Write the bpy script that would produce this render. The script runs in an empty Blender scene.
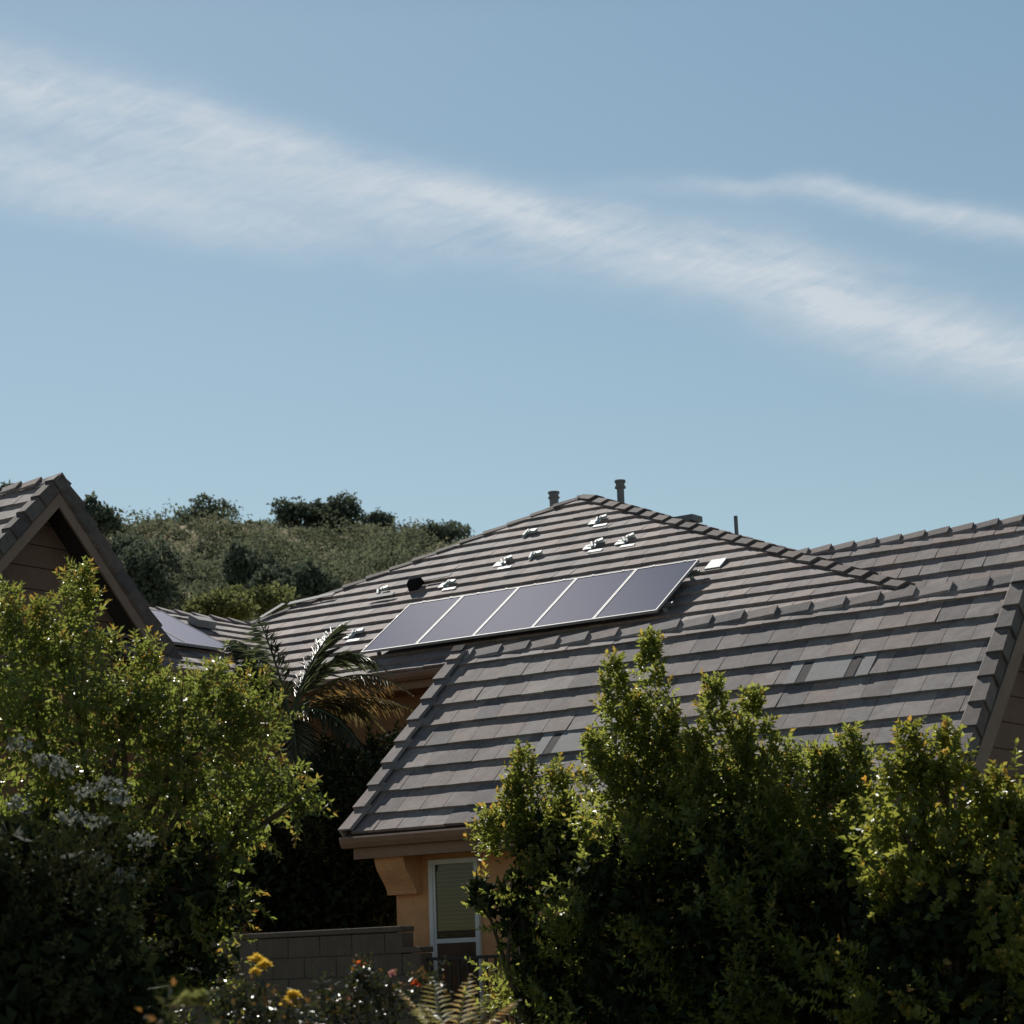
import bpy, bmesh, math, random
import numpy as np
from mathutils import Vector, Matrix
rnd = random.Random(7)
rng = np.random.default_rng(11)
sc = bpy.context.scene
COL = sc.collection
R = math.radians

# ------------------------------------------------------------------ frame
CAMH = 1.6
F_, TH, RHO, AL = 2217.0, .203, -.037, .611
CF = np.array([0, math.cos(TH), math.sin(TH)])
_R0 = np.array([1., 0, 0]); _U0 = np.array([0, -math.sin(TH), math.cos(TH)])
CR = _R0 * math.cos(RHO) + _U0 * math.sin(RHO)
CU = -_R0 * math.sin(RHO) + _U0 * math.cos(RHO)
O3 = np.array([0, 0, CAMH])
E = np.array([math.cos(AL), -math.sin(AL), 0])      # along the eaves
N = np.array([math.sin(AL), math.cos(AL), 0])       # into the houses
Z = np.array([0, 0, 1.])

def ray(px, py):
    v = CF + CR * (px - 512) / F_ - CU * (py - 512) / F_
    return v / v[1]
def at(px, py, d):                       # survey point: direction and distance
    return O3 + ray(px, py) * d
def W(e, n, z):                          # house frame (z above the ground)
    return E * e + N * n + Z * z
def en(P):
    return float(P @ E), float(P @ N), float(P[2])
def onplane(px, py, P, n):
    v = ray(px, py); return O3 + v * (((P - O3) @ n) / (v @ n))

# ------------------------------------------------------------------ objects
def setp(o, **k):
    for a, b in k.items():
        if b is not None: o[a] = b
def thing(name, label, cat, loc, group=None):
    o = bpy.data.objects.new(name, None); COL.objects.link(o)
    o.location = loc; o.empty_display_size = .3
    setp(o, label=label, category=cat, group=group)
    return o
def wloc(o):
    p = Vector((0, 0, 0))
    while o is not None:
        p = p + o.location; o = o.parent
    return np.array(p)
def link(name, me, mat, parent=None, label=None, kind=None, cat=None, group=None):
    o = bpy.data.objects.new(name, me); COL.objects.link(o)
    if parent is not None:
        o.parent = parent
    if mat is not None:
        for m in (mat if isinstance(mat, (list, tuple)) else [mat]): me.materials.append(m)
    setp(o, label=label, kind=kind, category=cat, group=group)
    return o
class MB:
    """collects polygons in world coordinates"""
    def __init__(s): s.v = []; s.f = []; s.r = []
    def add(s, vs, fs, r=None):
        b = len(s.v); s.v += [np.asarray(v, float) for v in vs]
        s.f += [tuple(i + b for i in f) for f in fs]
        r = rnd.random() if r is None else r
        s.r += [r] * len(fs)
    def hexa(s, b4, t4, r=None):
        s.add(list(b4) + list(t4), [(3, 2, 1, 0), (4, 5, 6, 7), (0, 1, 5, 4), (1, 2, 6, 5), (2, 3, 7, 6), (3, 0, 4, 7)], r)
    def box(s, o, a, b, c, r=None):      # corner + three edge vectors
        o = np.asarray(o, float)
        s.hexa([o, o + a, o + a + b, o + b], [o + c, o + a + c, o + a + b + c, o + b + c], r)
    def prism(s, pts, vec, r=None):
        n = len(pts); pts = [np.asarray(p, float) for p in pts]
        s.add(pts + [p + vec for p in pts], [tuple(range(n - 1, -1, -1)), tuple(range(n, 2 * n))] +
              [(i, (i + 1) % n, (i + 1) % n + n, i + n) for i in range(n)], r)
    def tube(s, path, rad, seg=8, cap=True, r=None):
        path = [np.asarray(p, float) for p in path]; n = len(path)
        if not hasattr(rad, '__len__'): rad = [rad] * n
        vs = []; fs = []
        t0 = path[1] - path[0]; ref = Z if abs(t0[2]) < .9 * np.linalg.norm(t0) else np.array([1., 0, 0])
        for i in range(n):
            t = path[min(i + 1, n - 1)] - path[max(i - 1, 0)]; t = t / (np.linalg.norm(t) + 1e-9)
            a = np.cross(t, ref); a /= np.linalg.norm(a) + 1e-9; b = np.cross(t, a)
            for k in range(seg):
                q = 2 * math.pi * k / seg
                vs.append(path[i] + (a * math.cos(q) + b * math.sin(q)) * rad[i])
        for i in range(n - 1):
            for k in range(seg):
                fs.append((i * seg + k, i * seg + (k + 1) % seg, (i + 1) * seg + (k + 1) % seg, (i + 1) * seg + k))
        if cap: fs += [tuple(range(seg)), tuple(range((n - 1) * seg + seg - 1, (n - 1) * seg - 1, -1))]
        s.add(vs, fs, r)
    def build(s, name, mat, parent=None, clips=(), bevel=0, smooth=False, **kw):
        base = wloc(parent) if parent is not None else np.zeros(3)
        bm = bmesh.new(); lay = bm.faces.layers.float.new('rnd')
        vs = [bm.verts.new(tuple(v - base)) for v in s.v]
        for f, r in zip(s.f, s.r):
            try: q = bm.faces.new([vs[i] for i in f]); q[lay] = r
            except ValueError: pass
        bmesh.ops.recalc_face_normals(bm, faces=bm.faces)
        for co, no in clips:             # keep the side the normal points to
            g = bm.verts[:] + bm.edges[:] + bm.faces[:]
            bmesh.ops.bisect_plane(bm, geom=g, plane_co=tuple(np.asarray(co) - base), plane_no=tuple(no), clear_inner=True)
            ed = [e for e in bm.edges if e.is_boundary]
            if ed: bmesh.ops.holes_fill(bm, edges=ed, sides=0)
        if bevel:
            bmesh.ops.bevel(bm, geom=bm.edges[:], offset=bevel, segments=1, affect='EDGES')
        me = bpy.data.meshes.new(name); bm.to_mesh(me); bm.free()
        if smooth:
            for p in me.polygons: p.use_smooth = True
        return link(name, me, mat, parent, **kw)

# ------------------------------------------------------------------ materials
def newmat(name):
    m = bpy.data.materials.new(name); m.use_nodes = True
    nt = m.node_tree; b = nt.nodes['Principled BSDF']
    return m, nt, b
def ramp(nt, fac, stops, interp='LINEAR'):
    r = nt.nodes.new('ShaderNodeValToRGB'); r.color_ramp.interpolation = interp
    el = r.color_ramp.elements
    while len(el) < len(stops): el.new(.5)
    for e_, (p, c) in zip(el, stops): e_.position = p; e_.color = (*c, 1)
    nt.links.new(fac, r.inputs[0]); return r.outputs[0]
def noise(nt, scale, detail=4, rough=.6, vec=None):
    n = nt.nodes.new('ShaderNodeTexNoise'); n.inputs['Scale'].default_value = scale
    n.inputs['Detail'].default_value = detail; n.inputs['Roughness'].default_value = rough
    if vec is None:
        tc = nt.nodes.new('ShaderNodeTexCoord'); vec = tc.outputs['Object']
    nt.links.new(vec, n.inputs['Vector']); return n.outputs['Fac']
def mixc(nt, fac, a, b, mode='MIX'):
    m = nt.nodes.new('ShaderNodeMix'); m.data_type = 'RGBA'; m.blend_type = mode
    for i, v in ((0, fac), (6, a), (7, b)):
        if isinstance(v, (int, float)): m.inputs[i].default_value = v
        elif isinstance(v, tuple): m.inputs[i].default_value = (*v, 1)
        else: nt.links.new(v, m.inputs[i])
    return m.outputs[2]
def bump(nt, b, h, st, dist=.01):
    n = nt.nodes.new('ShaderNodeBump'); n.inputs['Strength'].default_value = st; n.inputs['Distance'].default_value = dist
    nt.links.new(h, n.inputs['Height']); nt.links.new(n.outputs[0], b.inputs['Normal'])
def attr(nt, name):
    a = nt.nodes.new('ShaderNodeAttribute'); a.attribute_name = name; return a.outputs['Fac']
def math_(nt, op, a, b=None, c=None):
    m = nt.nodes.new('ShaderNodeMath'); m.operation = op
    for i, v in enumerate((a, b, c)):
        if v is None: continue
        if isinstance(v, (int, float)): m.inputs[i].default_value = v
        else: nt.links.new(v, m.inputs[i])
    return m.outputs[0]

def mat_tile(name, k=1.0, rg=.72, spc=.4):
    m, nt, b = newmat(name)
    c = ramp(nt, attr(nt, 'rnd'), [(0, (.21 * k, .195 * k, .205 * k)), (.3, (.32 * k, .27 * k, .26 * k)), (.55, (.375 * k, .30 * k, .28 * k)),
                                  (.8, (.32 * k, .295 * k, .295 * k)), (1, (.45 * k, .385 * k, .365 * k))])
    n1 = noise(nt, 9, 6, .7); n2 = noise(nt, 70, 4, .7)
    c = mixc(nt, .75, c, ramp(nt, n1, [(.3, (.55, .53, .52)), (.7, (1.15, 1.14, 1.12))]), 'MULTIPLY')
    c = mixc(nt, .6, c, ramp(nt, n2, [(.3, (.72, .72, .72)), (.7, (1.15, 1.15, 1.15))]), 'MULTIPLY')
    nt.links.new(c, b.inputs['Base Color']); b.inputs['Roughness'].default_value = rg
    b.inputs['Specular IOR Level'].default_value = spc
    bump(nt, b, n2, .35, .006); return m
def mat_rough(name, c0, c1, scale=20, rough=.85, bs=.3, bd=.005, spec=.3, metal=0):
    m, nt, b = newmat(name)
    n1 = noise(nt, scale, 6, .65); n2 = noise(nt, scale * .12, 3, .5)
    c = ramp(nt, n1, [(.25, c0), (.75, c1)])
    c = mixc(nt, .5, c, ramp(nt, n2, [(.3, (.75, .75, .75)), (.7, (1.1, 1.1, 1.1))]), 'MULTIPLY')
    nt.links.new(c, b.inputs['Base Color']); b.inputs['Roughness'].default_value = rough
    b.inputs['Specular IOR Level'].default_value = spec; b.inputs['Metallic'].default_value = metal
    if bs: bump(nt, b, n1, bs, bd)
    return m
M = {}
M['tile'] = mat_tile('roof_tile', .94, .78, .22); M['tile_far'] = mat_tile('roof_tile_main', 1.0, .80, .20); M['hipcap_shade'] = mat_tile('shaded_hip_cap_tile', .48, .85, .2); M['rakecap_shade'] = mat_tile('shaded_rake_cap_tile', .50, .8, .25)  # hip and rake cap colours darkened to paint their faces in shade
M['deck'] = mat_rough('roof_deck', (.05, .045, .045), (.08, .07, .07))
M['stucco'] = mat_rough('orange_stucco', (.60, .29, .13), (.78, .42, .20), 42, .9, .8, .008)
M['stucco_shade'] = mat_rough('shaded_orange_stucco', (.26, .135, .07), (.36, .19, .10), 42, .9, .8, .008)  # orange stucco with the shade under the eaves put into its colour
M['siding'] = mat_rough('brown_siding', (.19, .12, .092), (.24, .155, .12), 14, .8, .2)
M['trim'] = mat_rough('brown_trim', (.26, .15, .095), (.33, .20, .13), 12, .6, .15)
M['barge'] = mat_rough('tan_barge_board', (.24, .165, .13), (.31, .215, .17), 12, .6, .15)
M['white'] = mat_rough('white_vinyl', (.70, .69, .66), (.78, .77, .74), 8, .45, 0)
M['alu'] = mat_rough('bright_flashing', (.30, .35, .36), (.46, .52, .53), 30, .6, .1, .002, .3, .1)
M['flash'] = mat_rough('grey_vent_metal', (.25, .25, .255), (.32, .32, .325), 25, .75, .1, .002, .2, .0)
M['pipe'] = mat_rough('grey_pipe', (.12, .13, .14), (.2, .21, .22), 25, .55, .1, .002, .4, .2)
M['black'] = mat_rough('black_plastic', (.012, .012, .013), (.025, .025, .026), 30, .95, .1, .002, .0)
M['frame'] = mat_rough('panel_frame', (.30, .31, .33), (.38, .39, .41), 20, .6, 0, .001, .3, .1)
M['iron'] = mat_rough('dark_iron', (.03, .025, .022), (.05, .04, .035), 30, .6, .1)
M['block'] = mat_rough('grey_block', (.13, .095, .075), (.195, .15, .12), 45, .95, .6, .006)
M['mortar'] = mat_rough('mortar', (.07, .06, .055), (.10, .09, .08), 45, .95, .4)
M['bark'] = mat_rough('bark', (.07, .05, .035), (.15, .11, .08), 25, .95, .7, .01)
M['palmbark'] = mat_rough('palm_trunk', (.08, .065, .05), (.16, .13, .1), 18, .95, .8, .02)
def mat_blind():
    m, nt, b = newmat('window_blind'); b.inputs['Base Color'].default_value = (.075, .08, .078, 1); b.inputs['Roughness'].default_value = .6; return m
M['blind'] = mat_blind()
def mat_glass():
    m, nt, b = newmat('window_glass')
    tr = nt.nodes.new('ShaderNodeBsdfTransparent'); gl = nt.nodes.new('ShaderNodeBsdfGlossy')
    gl.inputs['Roughness'].default_value = .03; gl.inputs['Color'].default_value = (.45, .46, .44, 1)
    tr.inputs['Color'].default_value = (.78, .78, .74, 1)
    fr = nt.nodes.new('ShaderNodeFresnel'); fr.inputs[0].default_value = 1.5
    mx = nt.nodes.new('ShaderNodeMixShader'); nt.links.new(fr.outputs[0], mx.inputs[0])
    nt.links.new(tr.outputs[0], mx.inputs[1]); nt.links.new(gl.outputs[0], mx.inputs[2])
    nt.links.new(mx.outputs[0], nt.nodes['Material Output'].inputs['Surface']); return m
M['glass'] = mat_glass()
def mat_pv(gw=.007, name='solar_cells'):
    m, nt, b = newmat(name)
    tc = nt.nodes.new('ShaderNodeTexCoord'); sep = nt.nodes.new('ShaderNodeSeparateXYZ')
    nt.links.new(tc.outputs['UV'], sep.inputs[0])
    lines = None
    for o, k in ((0, 6), (1, 10)):
        fr = math_(nt, 'FRACT', math_(nt, 'MULTIPLY', sep.outputs[o], float(k)))
        l = math_(nt, 'LESS_THAN', fr, .035)
        lines = l if lines is None else math_(nt, 'MAXIMUM', lines, l)
    c = mixc(nt, lines, (.082, .112, .182), (.098, .128, .20))
    n = noise(nt, 3, 5, .6); n2 = noise(nt, 40, 3, .7)
    c = mixc(nt, math_(nt, 'MULTIPLY', n, .08), c, (.17, .16, .17))     # dust
    df = nt.nodes.new('ShaderNodeBsdfDiffuse'); nt.links.new(c, df.inputs['Color'])
    gl = nt.nodes.new('ShaderNodeBsdfGlossy'); gl.inputs['Roughness'].default_value = .42; gl.inputs['Color'].default_value = (.95, .92, 1, 1)
    mx = nt.nodes.new('ShaderNodeMixShader'); mx.inputs[0].default_value = gw
    nt.links.new(df.outputs[0], mx.inputs[1]); nt.links.new(gl.outputs[0], mx.inputs[2])
    nt.links.new(mx.outputs[0], nt.nodes['Material Output'].inputs['Surface'])
    return m
M['pv'] = mat_pv(); M['pv_side'] = mat_pv(.30, 'solar_cells_side')

def mat_leaf(name, stops, trans=.35, tcol=(.35, .42, .06), rough=.38, young=(.42, .20, .06), spec=.5):
    m, nt, b = newmat(name)
    c = ramp(nt, attr(nt, 'rnd'), stops)
    c = mixc(nt, attr(nt, 'age'), c, young)
    nt.links.new(c, b.inputs['Base Color']); b.inputs['Roughness'].default_value = rough
    b.inputs['Specular IOR Level'].default_value = spec
    t = nt.nodes.new('ShaderNodeBsdfTranslucent')
    tc = mixc(nt, .65, c, tcol); tc = mixc(nt, math_(nt, 'MULTIPLY', attr(nt, 'age'), .75), tc, (.72, .30, .05))
    nt.links.new(tc, t.inputs['Color'])
    mx = nt.nodes.new('ShaderNodeMixShader'); mx.inputs[0].default_value = trans
    nt.links.new(b.outputs[0], mx.inputs[1]); nt.links.new(t.outputs[0], mx.inputs[2])
    nt.links.new(mx.outputs[0], nt.nodes['Material Output'].inputs['Surface'])
    return m
G = lambda r, g, b: (r, g, b)
M['leafL'] = mat_leaf('photinia_leaf', [(0, G(.045, .07, .02)), (.5, G(.10, .14, .035)), (1, G(.18, .21, .05))], .50, (.42, .49, .09), .33, (.42, .24, .07), spec=.6)
M['leafR'] = mat_leaf('hedge_leaf', [(0, G(.035, .06, .02)), (.5, G(.075, .11, .035)), (1, G(.15, .19, .05))], .55, (.52, .57, .10), .40, (.34, .30, .07), spec=.45)
M['leafY'] = mat_leaf('sweetgum_leaf', [(0, G(.05, .08, .02)), (.5, G(.10, .14, .03)), (1, G(.18, .21, .05))], .50, (.56, .58, .09), .4, (.40, .26, .05))
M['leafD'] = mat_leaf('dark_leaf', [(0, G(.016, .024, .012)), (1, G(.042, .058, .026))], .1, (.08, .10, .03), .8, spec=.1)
M['leafG'] = mat_leaf('grey_leaf', [(0, G(.035, .05, .035)), (1, G(.085, .105, .07))], .2, (.14, .17, .09), .5)
M['scrub'] = mat_leaf('hazy_scrub_leaf', [(0, G(.026, .042, .036)), (.3, G(.07, .095, .072)), (.6, G(.15, .175, .125)), (1, G(.40, .35, .25))], .34, (.26, .29, .16), .85, (.27, .25, .17), .1)  # distance haze painted into the leaf colours, paler and bluer
M['oak'] = mat_leaf('hazy_hill_tree_leaf', [(0, G(.06, .082, .066)), (1, G(.14, .175, .13))], .30, (.18, .21, .13), .8, spec=.1)  # lightened, bluish leaf colour stands in for haze over the hill
M['yel'] = mat_leaf('yellow_green_leaf', [(0, G(.09, .11, .05)), (1, G(.20, .22, .09))], .35, (.32, .34, .12), .8, spec=.1)
M['palm'] = mat_leaf('palm_leaflet', [(0, G(.05, .07, .04)), (1, G(.12, .15, .085))], .28, (.24, .28, .12), .42, (.28, .20, .11), .6)
M['rosegrn'] = mat_leaf('rose_leaf', [(0, G(.012, .025, .015)), (1, G(.03, .045, .02))], .15, (.15, .18, .05), .36, spec=.6)
M['petY'] = mat_leaf('yellow_petal', [(0, G(.75, .50, .05)), (1, G(.85, .62, .12))], .4, (.9, .65, .1), .6, spec=.2)
M['petG'] = mat_leaf('greenish_petal', [(0, G(.22, .24, .08)), (1, G(.34, .34, .12))], .3, (.4, .42, .12), .6, spec=.2)
M['petW'] = mat_leaf('pale_petal', [(0, G(.15, .17, .15)), (1, G(.24, .26, .22))], .2, (.4, .42, .36), .7, spec=.2)
M['petR'] = mat_leaf('orange_petal', [(0, G(.75, .12, .03)), (1, G(.85, .22, .05))], .4, (.9, .2, .05), .6, spec=.2)
M['petP'] = mat_leaf('pink_petal', [(0, G(.6, .25, .25)), (1, G(.7, .4, .38))], .4, (.7, .35, .3), .6, spec=.2)
M['frond'] = mat_leaf('pale_frond', [(0, G(.16, .18, .06)), (1, G(.30, .31, .13))], .4, (.35, .36, .1), .3, (.62, .58, .5), .6)

def mat_ground():
    m, nt, b = newmat('hill_ground')
    n1 = noise(nt, .06, 6, .6); n2 = noise(nt, 1.2, 5, .7)
    c = ramp(nt, n1, [(.32, (.14, .14, .09)), (.5, (.28, .24, .15)), (.68, (.42, .34, .21))])
    c = mixc(nt, .6, c, ramp(nt, n2, [(.3, (.6, .6, .6)), (.7, (1.15, 1.1, 1.0))]), 'MULTIPLY')
    nt.links.new(c, b.inputs['Base Color']); b.inputs['Roughness'].default_value = 1; b.inputs['Specular IOR Level'].default_value = .1
    return m
M['hill'] = mat_ground()
M['lawn'] = mat_rough('ground_soil', (.035, .04, .02), (.07, .065, .04), 6, 1, .4, .03)
M['asphalt'] = mat_rough('asphalt', (.04, .04, .042), (.06, .06, .062), 30, .95, .3)
M['concrete'] = mat_rough('pavement_concrete', (.28, .27, .25), (.36, .35, .33), 20, .9, .2)
M['paint'] = mat_rough('road_paint', (.6, .55, .35), (.7, .65, .4), 20, .8, .1)

# ------------------------------------------------------------------ camera, light, sky
cam = bpy.data.cameras.new('camera'); co = bpy.data.objects.new('camera', cam); COL.objects.link(co)
cam.sensor_width = 36; cam.lens = F_ / 1024 * 36; cam.clip_end = 6000; cam.clip_start = .1
co.matrix_world = Matrix(((CR[0], CU[0], -CF[0], 0), (CR[1], CU[1], -CF[1], 0), (CR[2], CU[2], -CF[2], CAMH), (0, 0, 0, 1)))
cam.dof.use_dof = True; cam.dof.focus_distance = 25; cam.dof.aperture_fstop = 4.0
sc.camera = co
SUN = np.array([-.22, .70, .676]); SUN /= np.linalg.norm(SUN)
sl = bpy.data.lights.new('sun', 'SUN'); so = bpy.data.objects.new('sun', sl); COL.objects.link(so)
sl.energy = 5.0; sl.angle = R(.5); sl.color = (1, .95, .87)
so.rotation_euler = Vector(SUN).to_track_quat('Z', 'Y').to_euler(); so.location = (0, 0, 30)
sc.view_settings.view_transform = 'Standard'; sc.view_settings.look = 'None'; sc.view_settings.exposure = 0
wd = bpy.data.worlds.new('World'); sc.world = wd; wd.use_nodes = True
nt = wd.node_tree; bg = nt.nodes['Background']
sky = nt.nodes.new('ShaderNodeTexSky'); sky.sky_type = 'NISHITA'; sky.sun_disc = False
sky.sun_elevation = math.asin(SUN[2]); sky.sun_rotation = math.atan2(SUN[0], SUN[1])
sky.air_density = 1.0; sky.dust_density = .15; sky.ozone_density = 1.2
tc = nt.nodes.new('ShaderNodeTexCoord'); sp = nt.nodes.new('ShaderNodeSeparateXYZ'); nt.links.new(tc.outputs['Generated'], sp.inputs[0])
yy = math_(nt, 'MAXIMUM', sp.outputs[1], .02)
u = math_(nt, 'DIVIDE', sp.outputs[0], yy); w = math_(nt, 'DIVIDE', sp.outputs[2], yy)
front = math_(nt, 'GREATER_THAN', sp.outputs[1], .03)
def fcurve(x, pts, x0, x1):
    mr = nt.nodes.new('ShaderNodeMapRange'); mr.inputs[1].default_value = x0; mr.inputs[2].default_value = x1
    nt.links.new(x, mr.inputs[0])
    fc = nt.nodes.new('ShaderNodeFloatCurve'); c = fc.mapping.curves[0]
    while len(c.points) < len(pts): c.points.new(.5, .5)
    for p, (a, b) in zip(c.points, pts): p.location = ((a - x0) / (x1 - x0), b); p.handle_type = 'AUTO'
    fc.mapping.extend = 'HORIZONTAL'; fc.mapping.update()
    nt.links.new(mr.outputs[0], fc.inputs['Value']); return fc.outputs[0]
cmb = nt.nodes.new('ShaderNodeCombineXYZ'); nt.links.new(u, cmb.inputs[0]); nt.links.new(w, cmb.inputs[1])
def nz(scl, rot, loc, scale, det=6, rough=.6, dist=0):
    vr = nt.nodes.new('ShaderNodeVectorRotate'); vr.rotation_type = 'Z_AXIS'; vr.inputs['Angle'].default_value = rot; nt.links.new(cmb.outputs[0], vr.inputs['Vector'])
    mp = nt.nodes.new('ShaderNodeMapping'); mp.inputs['Scale'].default_value = scl; mp.inputs['Location'].default_value = loc
    nt.links.new(vr.outputs[0], mp.inputs[0])
    n = nt.nodes.new('ShaderNodeTexNoise'); n.inputs['Scale'].default_value = scale; n.inputs['Detail'].default_value = det
    n.inputs['Roughness'].default_value = rough; n.inputs['Distortion'].default_value = dist
    nt.links.new(mp.outputs[0], n.inputs['Vector']); return n.outputs['Fac']
warp = nz((1, 1, 1), 0, (3, 1, 0), 9, 4)
fine = nz((1, 4.2, 1), R(-20), (0, 0, 0), 34, 10, .70, .8)
soft = nz((1, 4.5, 1), R(13), (5, 0, 0), 8, 6, .6, .3)
wv = math_(nt, 'ADD', w, math_(nt, 'MULTIPLY', math_(nt, 'SUBTRACT', warp, .5), .028))
def band(pix):
    """(px, py, half width above, half width below, density)"""
    us = [(ray(a, b)[0], ray(a, b)[2], hu / F_, hl / F_, d) for a, b, hu, hl, d in pix]
    x0, x1 = us[0][0], us[-1][0]
    c = fcurve(u, [(q[0], q[1]) for q in us], x0, x1)
    hu = fcurve(u, [(q[0], q[2]) for q in us], x0, x1); hl = fcurve(u, [(q[0], q[3]) for q in us], x0, x1)
    de = fcurve(u, [(q[0], q[4]) for q in us], x0, x1)
    d = math_(nt, 'SUBTRACT', wv, c)
    up = math_(nt, 'GREATER_THAN', d, 0.)
    h = math_(nt, 'ADD', math_(nt, 'MULTIPLY', up, hu), math_(nt, 'MULTIPLY', math_(nt, 'SUBTRACT', 1., up), hl))
    t = math_(nt, 'DIVIDE', d, h)
    return math_(nt, 'MULTIPLY', math_(nt, 'EXPONENT', math_(nt, 'MULTIPLY', math_(nt, 'MULTIPLY', t, t), -1.)), de)
b1 = band([(-300, 20, 50, 50, .3), (0, 82, 44, 50, .66), (160, 118, 40, 58, .70), (330, 170, 28, 50, .62), (500, 202, 22, 42, .82), (640, 232, 30, 44, .74), (760, 270, 46, 46, .80), (880, 318, 50, 40, .84), (1024, 356, 48, 36, .76), (1300, 400, 40, 40, .5)])
b2 = band([(-300, 150, 30, 30, .2), (0, 180, 50, 28, .62), (120, 200, 50, 28, .52), (280, 232, 40, 28, .36), (450, 245, 44, 26, .26), (640, 268, 30, 26, .12), (900, 300, 20, 20, .0)])
b3 = band([(560, 178, 10, 10, 0.), (690, 180, 10, 12, .22), (790, 188, 9, 14, .44), (900, 206, 12, 20, .50), (1024, 226, 14, 22, .50), (1300, 270, 20, 20, .3)])
dens = math_(nt, 'ADD', math_(nt, 'ADD', b1, b2), b3)
tex = math_(nt, 'ADD', math_(nt, 'MULTIPLY', math_(nt, 'SUBTRACT', fine, .5), 1.45), math_(nt, 'ADD', 1.0, math_(nt, 'MULTIPLY', math_(nt, 'SUBTRACT', soft, .5), 2.4)))
dens = math_(nt, 'MULTIPLY', dens, math_(nt, 'MAXIMUM', math_(nt, 'SUBTRACT', tex, .03), 0.))
dens = math_(nt, 'MINIMUM', math_(nt, 'MULTIPLY', math_(nt, 'MULTIPLY', dens, front), .94), .85)
SKY_K = .078
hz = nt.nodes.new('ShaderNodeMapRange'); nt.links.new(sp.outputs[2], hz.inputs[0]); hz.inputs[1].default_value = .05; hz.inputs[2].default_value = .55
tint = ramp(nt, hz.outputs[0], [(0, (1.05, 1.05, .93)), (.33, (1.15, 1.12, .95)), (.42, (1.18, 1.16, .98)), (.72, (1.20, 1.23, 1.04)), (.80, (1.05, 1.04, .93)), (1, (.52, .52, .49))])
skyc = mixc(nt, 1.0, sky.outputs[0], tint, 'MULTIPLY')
skyc = mixc(nt, dens, skyc, (.64 / SKY_K, .69 / SKY_K, .74 / SKY_K))
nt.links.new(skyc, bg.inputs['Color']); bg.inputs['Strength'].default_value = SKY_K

# ------------------------------------------------------------------ roof building
EXP = .346
def tiles(mb, P0, U, S, nrm, umin, umax, vmin, vmax, first=1.0, exp=EXP, wt=.305, th=.036, phase=0.):
    """flat concrete tiles; P0 a point of the plane, U along courses, S up the slope"""
    v = vmin; k = 0
    while v < vmax:
        ex = exp * (first if k == 0 else 1)
        L = ex + .07
        off = (phase + (.5 if k % 2 else 0) + rnd.uniform(-.06, .06)) * wt
        uu = umin - wt + (off % wt)
        jrow = rnd.uniform(-.003, .003)
        while uu < umax:
            a = max(uu, umin) + .0025; b = min(uu + wt, umax) - .0025
            uu += wt
            if b - a < .02: continue
            j = rnd.uniform(0, .005); jv = rnd.uniform(-.004, .004) + jrow; sk = rnd.uniform(-.003, .003)
            lo, hi = th + .004 + j, .004 + j * .3
            q = lambda x, y, h: P0 + U * x + S * y + nrm * h
            v0 = v + jv; v1 = min(v + L, vmax + .01)
            mb.hexa([q(a, v0, lo - th + .002 + sk), q(b, v0, lo - th + .002 - sk), q(b, v1, hi - .01), q(a, v1, hi - .01)],
                    [q(a, v0, lo + sk), q(b, v0, lo - sk), q(b, v1, hi), q(a, v1, hi)], rnd.random())
        v += ex; k += 1
def caps(mb, A, B, w1, w2, wing=.155, wing2=None, exp=.357, th=.022, lift=.04, base=.045, skip=0.):
    """cap tiles from the low (raised, exposed) end A to B; w1, w2 unit vectors down the two sides"""
    wing2 = wing2 or wing
    A = np.asarray(A, float); B = np.asarray(B, float)
    L = np.linalg.norm(B - A); t = (B - A) / L
    up = -(w1 + w2); up /= np.linalg.norm(up)
    s = skip
    while s < L - .05:
        e2 = min(s + exp + .06, L + .02)
        r = rnd.random(); j = rnd.uniform(-.006, .006); sh = t * rnd.uniform(-.006, .006)
        def sec(x, h, k):
            c = A + t * x + up * (base + h) + sh
            return [c, c + w1 * wing * k, c + w2 * wing2 * k]
        o0 = sec(s, lift + j, 1.0); o1 = sec(e2, 0, .93)
        i0 = [p - up * th * 1.6 for p in o0]; i1 = [p - up * th * 1.6 for p in o1]
        for a in (1, 2):
            mb.hexa([i0[0], i0[a], i1[a], i1[0]], [o0[0], o0[a], o1[a], o1[0]], r)
        s += exp
def unit(v): v = np.asarray(v, float); return v / np.linalg.norm(v)
def perp_down(t, n, away):
    w_ = unit(np.cross(t, n)); return w_ if w_ @ away > 0 else -w_
def slab(mb, pts, nrm, t=.12, top=-.002):
    mb.prism([p + nrm * (top - t) for p in pts], nrm * t)
vplane = lambda A, B, inside: (lambda n_: (A, n_ if (inside - A) @ n_ > 0 else -n_))(unit(np.cross(B - A, Z)))

# ---- near gabled house (C) -----------------------------------------------------
sN = .793
S = N * math.cos(sN) + Z * math.sin(sN); nN = -N * math.sin(sN) + Z * math.cos(sN)
P0 = at(344, 833, 23.3); e0, n0, z0 = en(P0)
RT = onplane(463, 653, P0, nN); eR, nR, zR = en(RT)
RR = onplane(1026, 586, P0, nN); eRR = en(RR)[0]
slopeN = (nR - n0) / math.cos(sN)
C = thing('gabled_house', 'low orange stucco house in front with steep grey-brown tile gable roof and white-framed window', 'house', W((e0 + eRR) / 2, nR, 0))
LEN = eRR - e0
mb = MB(); PC = P0 - nN * .03
tiles(mb, PC, E, S, nN, .10, LEN - .10, .0, slopeN - .02, first=.75)
ridge_z = z0 + slopeN * math.sin(sN) - .03
Sb = N * math.cos(sN) - Z * math.sin(sN)             # down the back slope
nB = N * math.sin(sN) + Z * math.cos(sN)
RP = PC + S * slopeN
mbk = MB(); 
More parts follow.
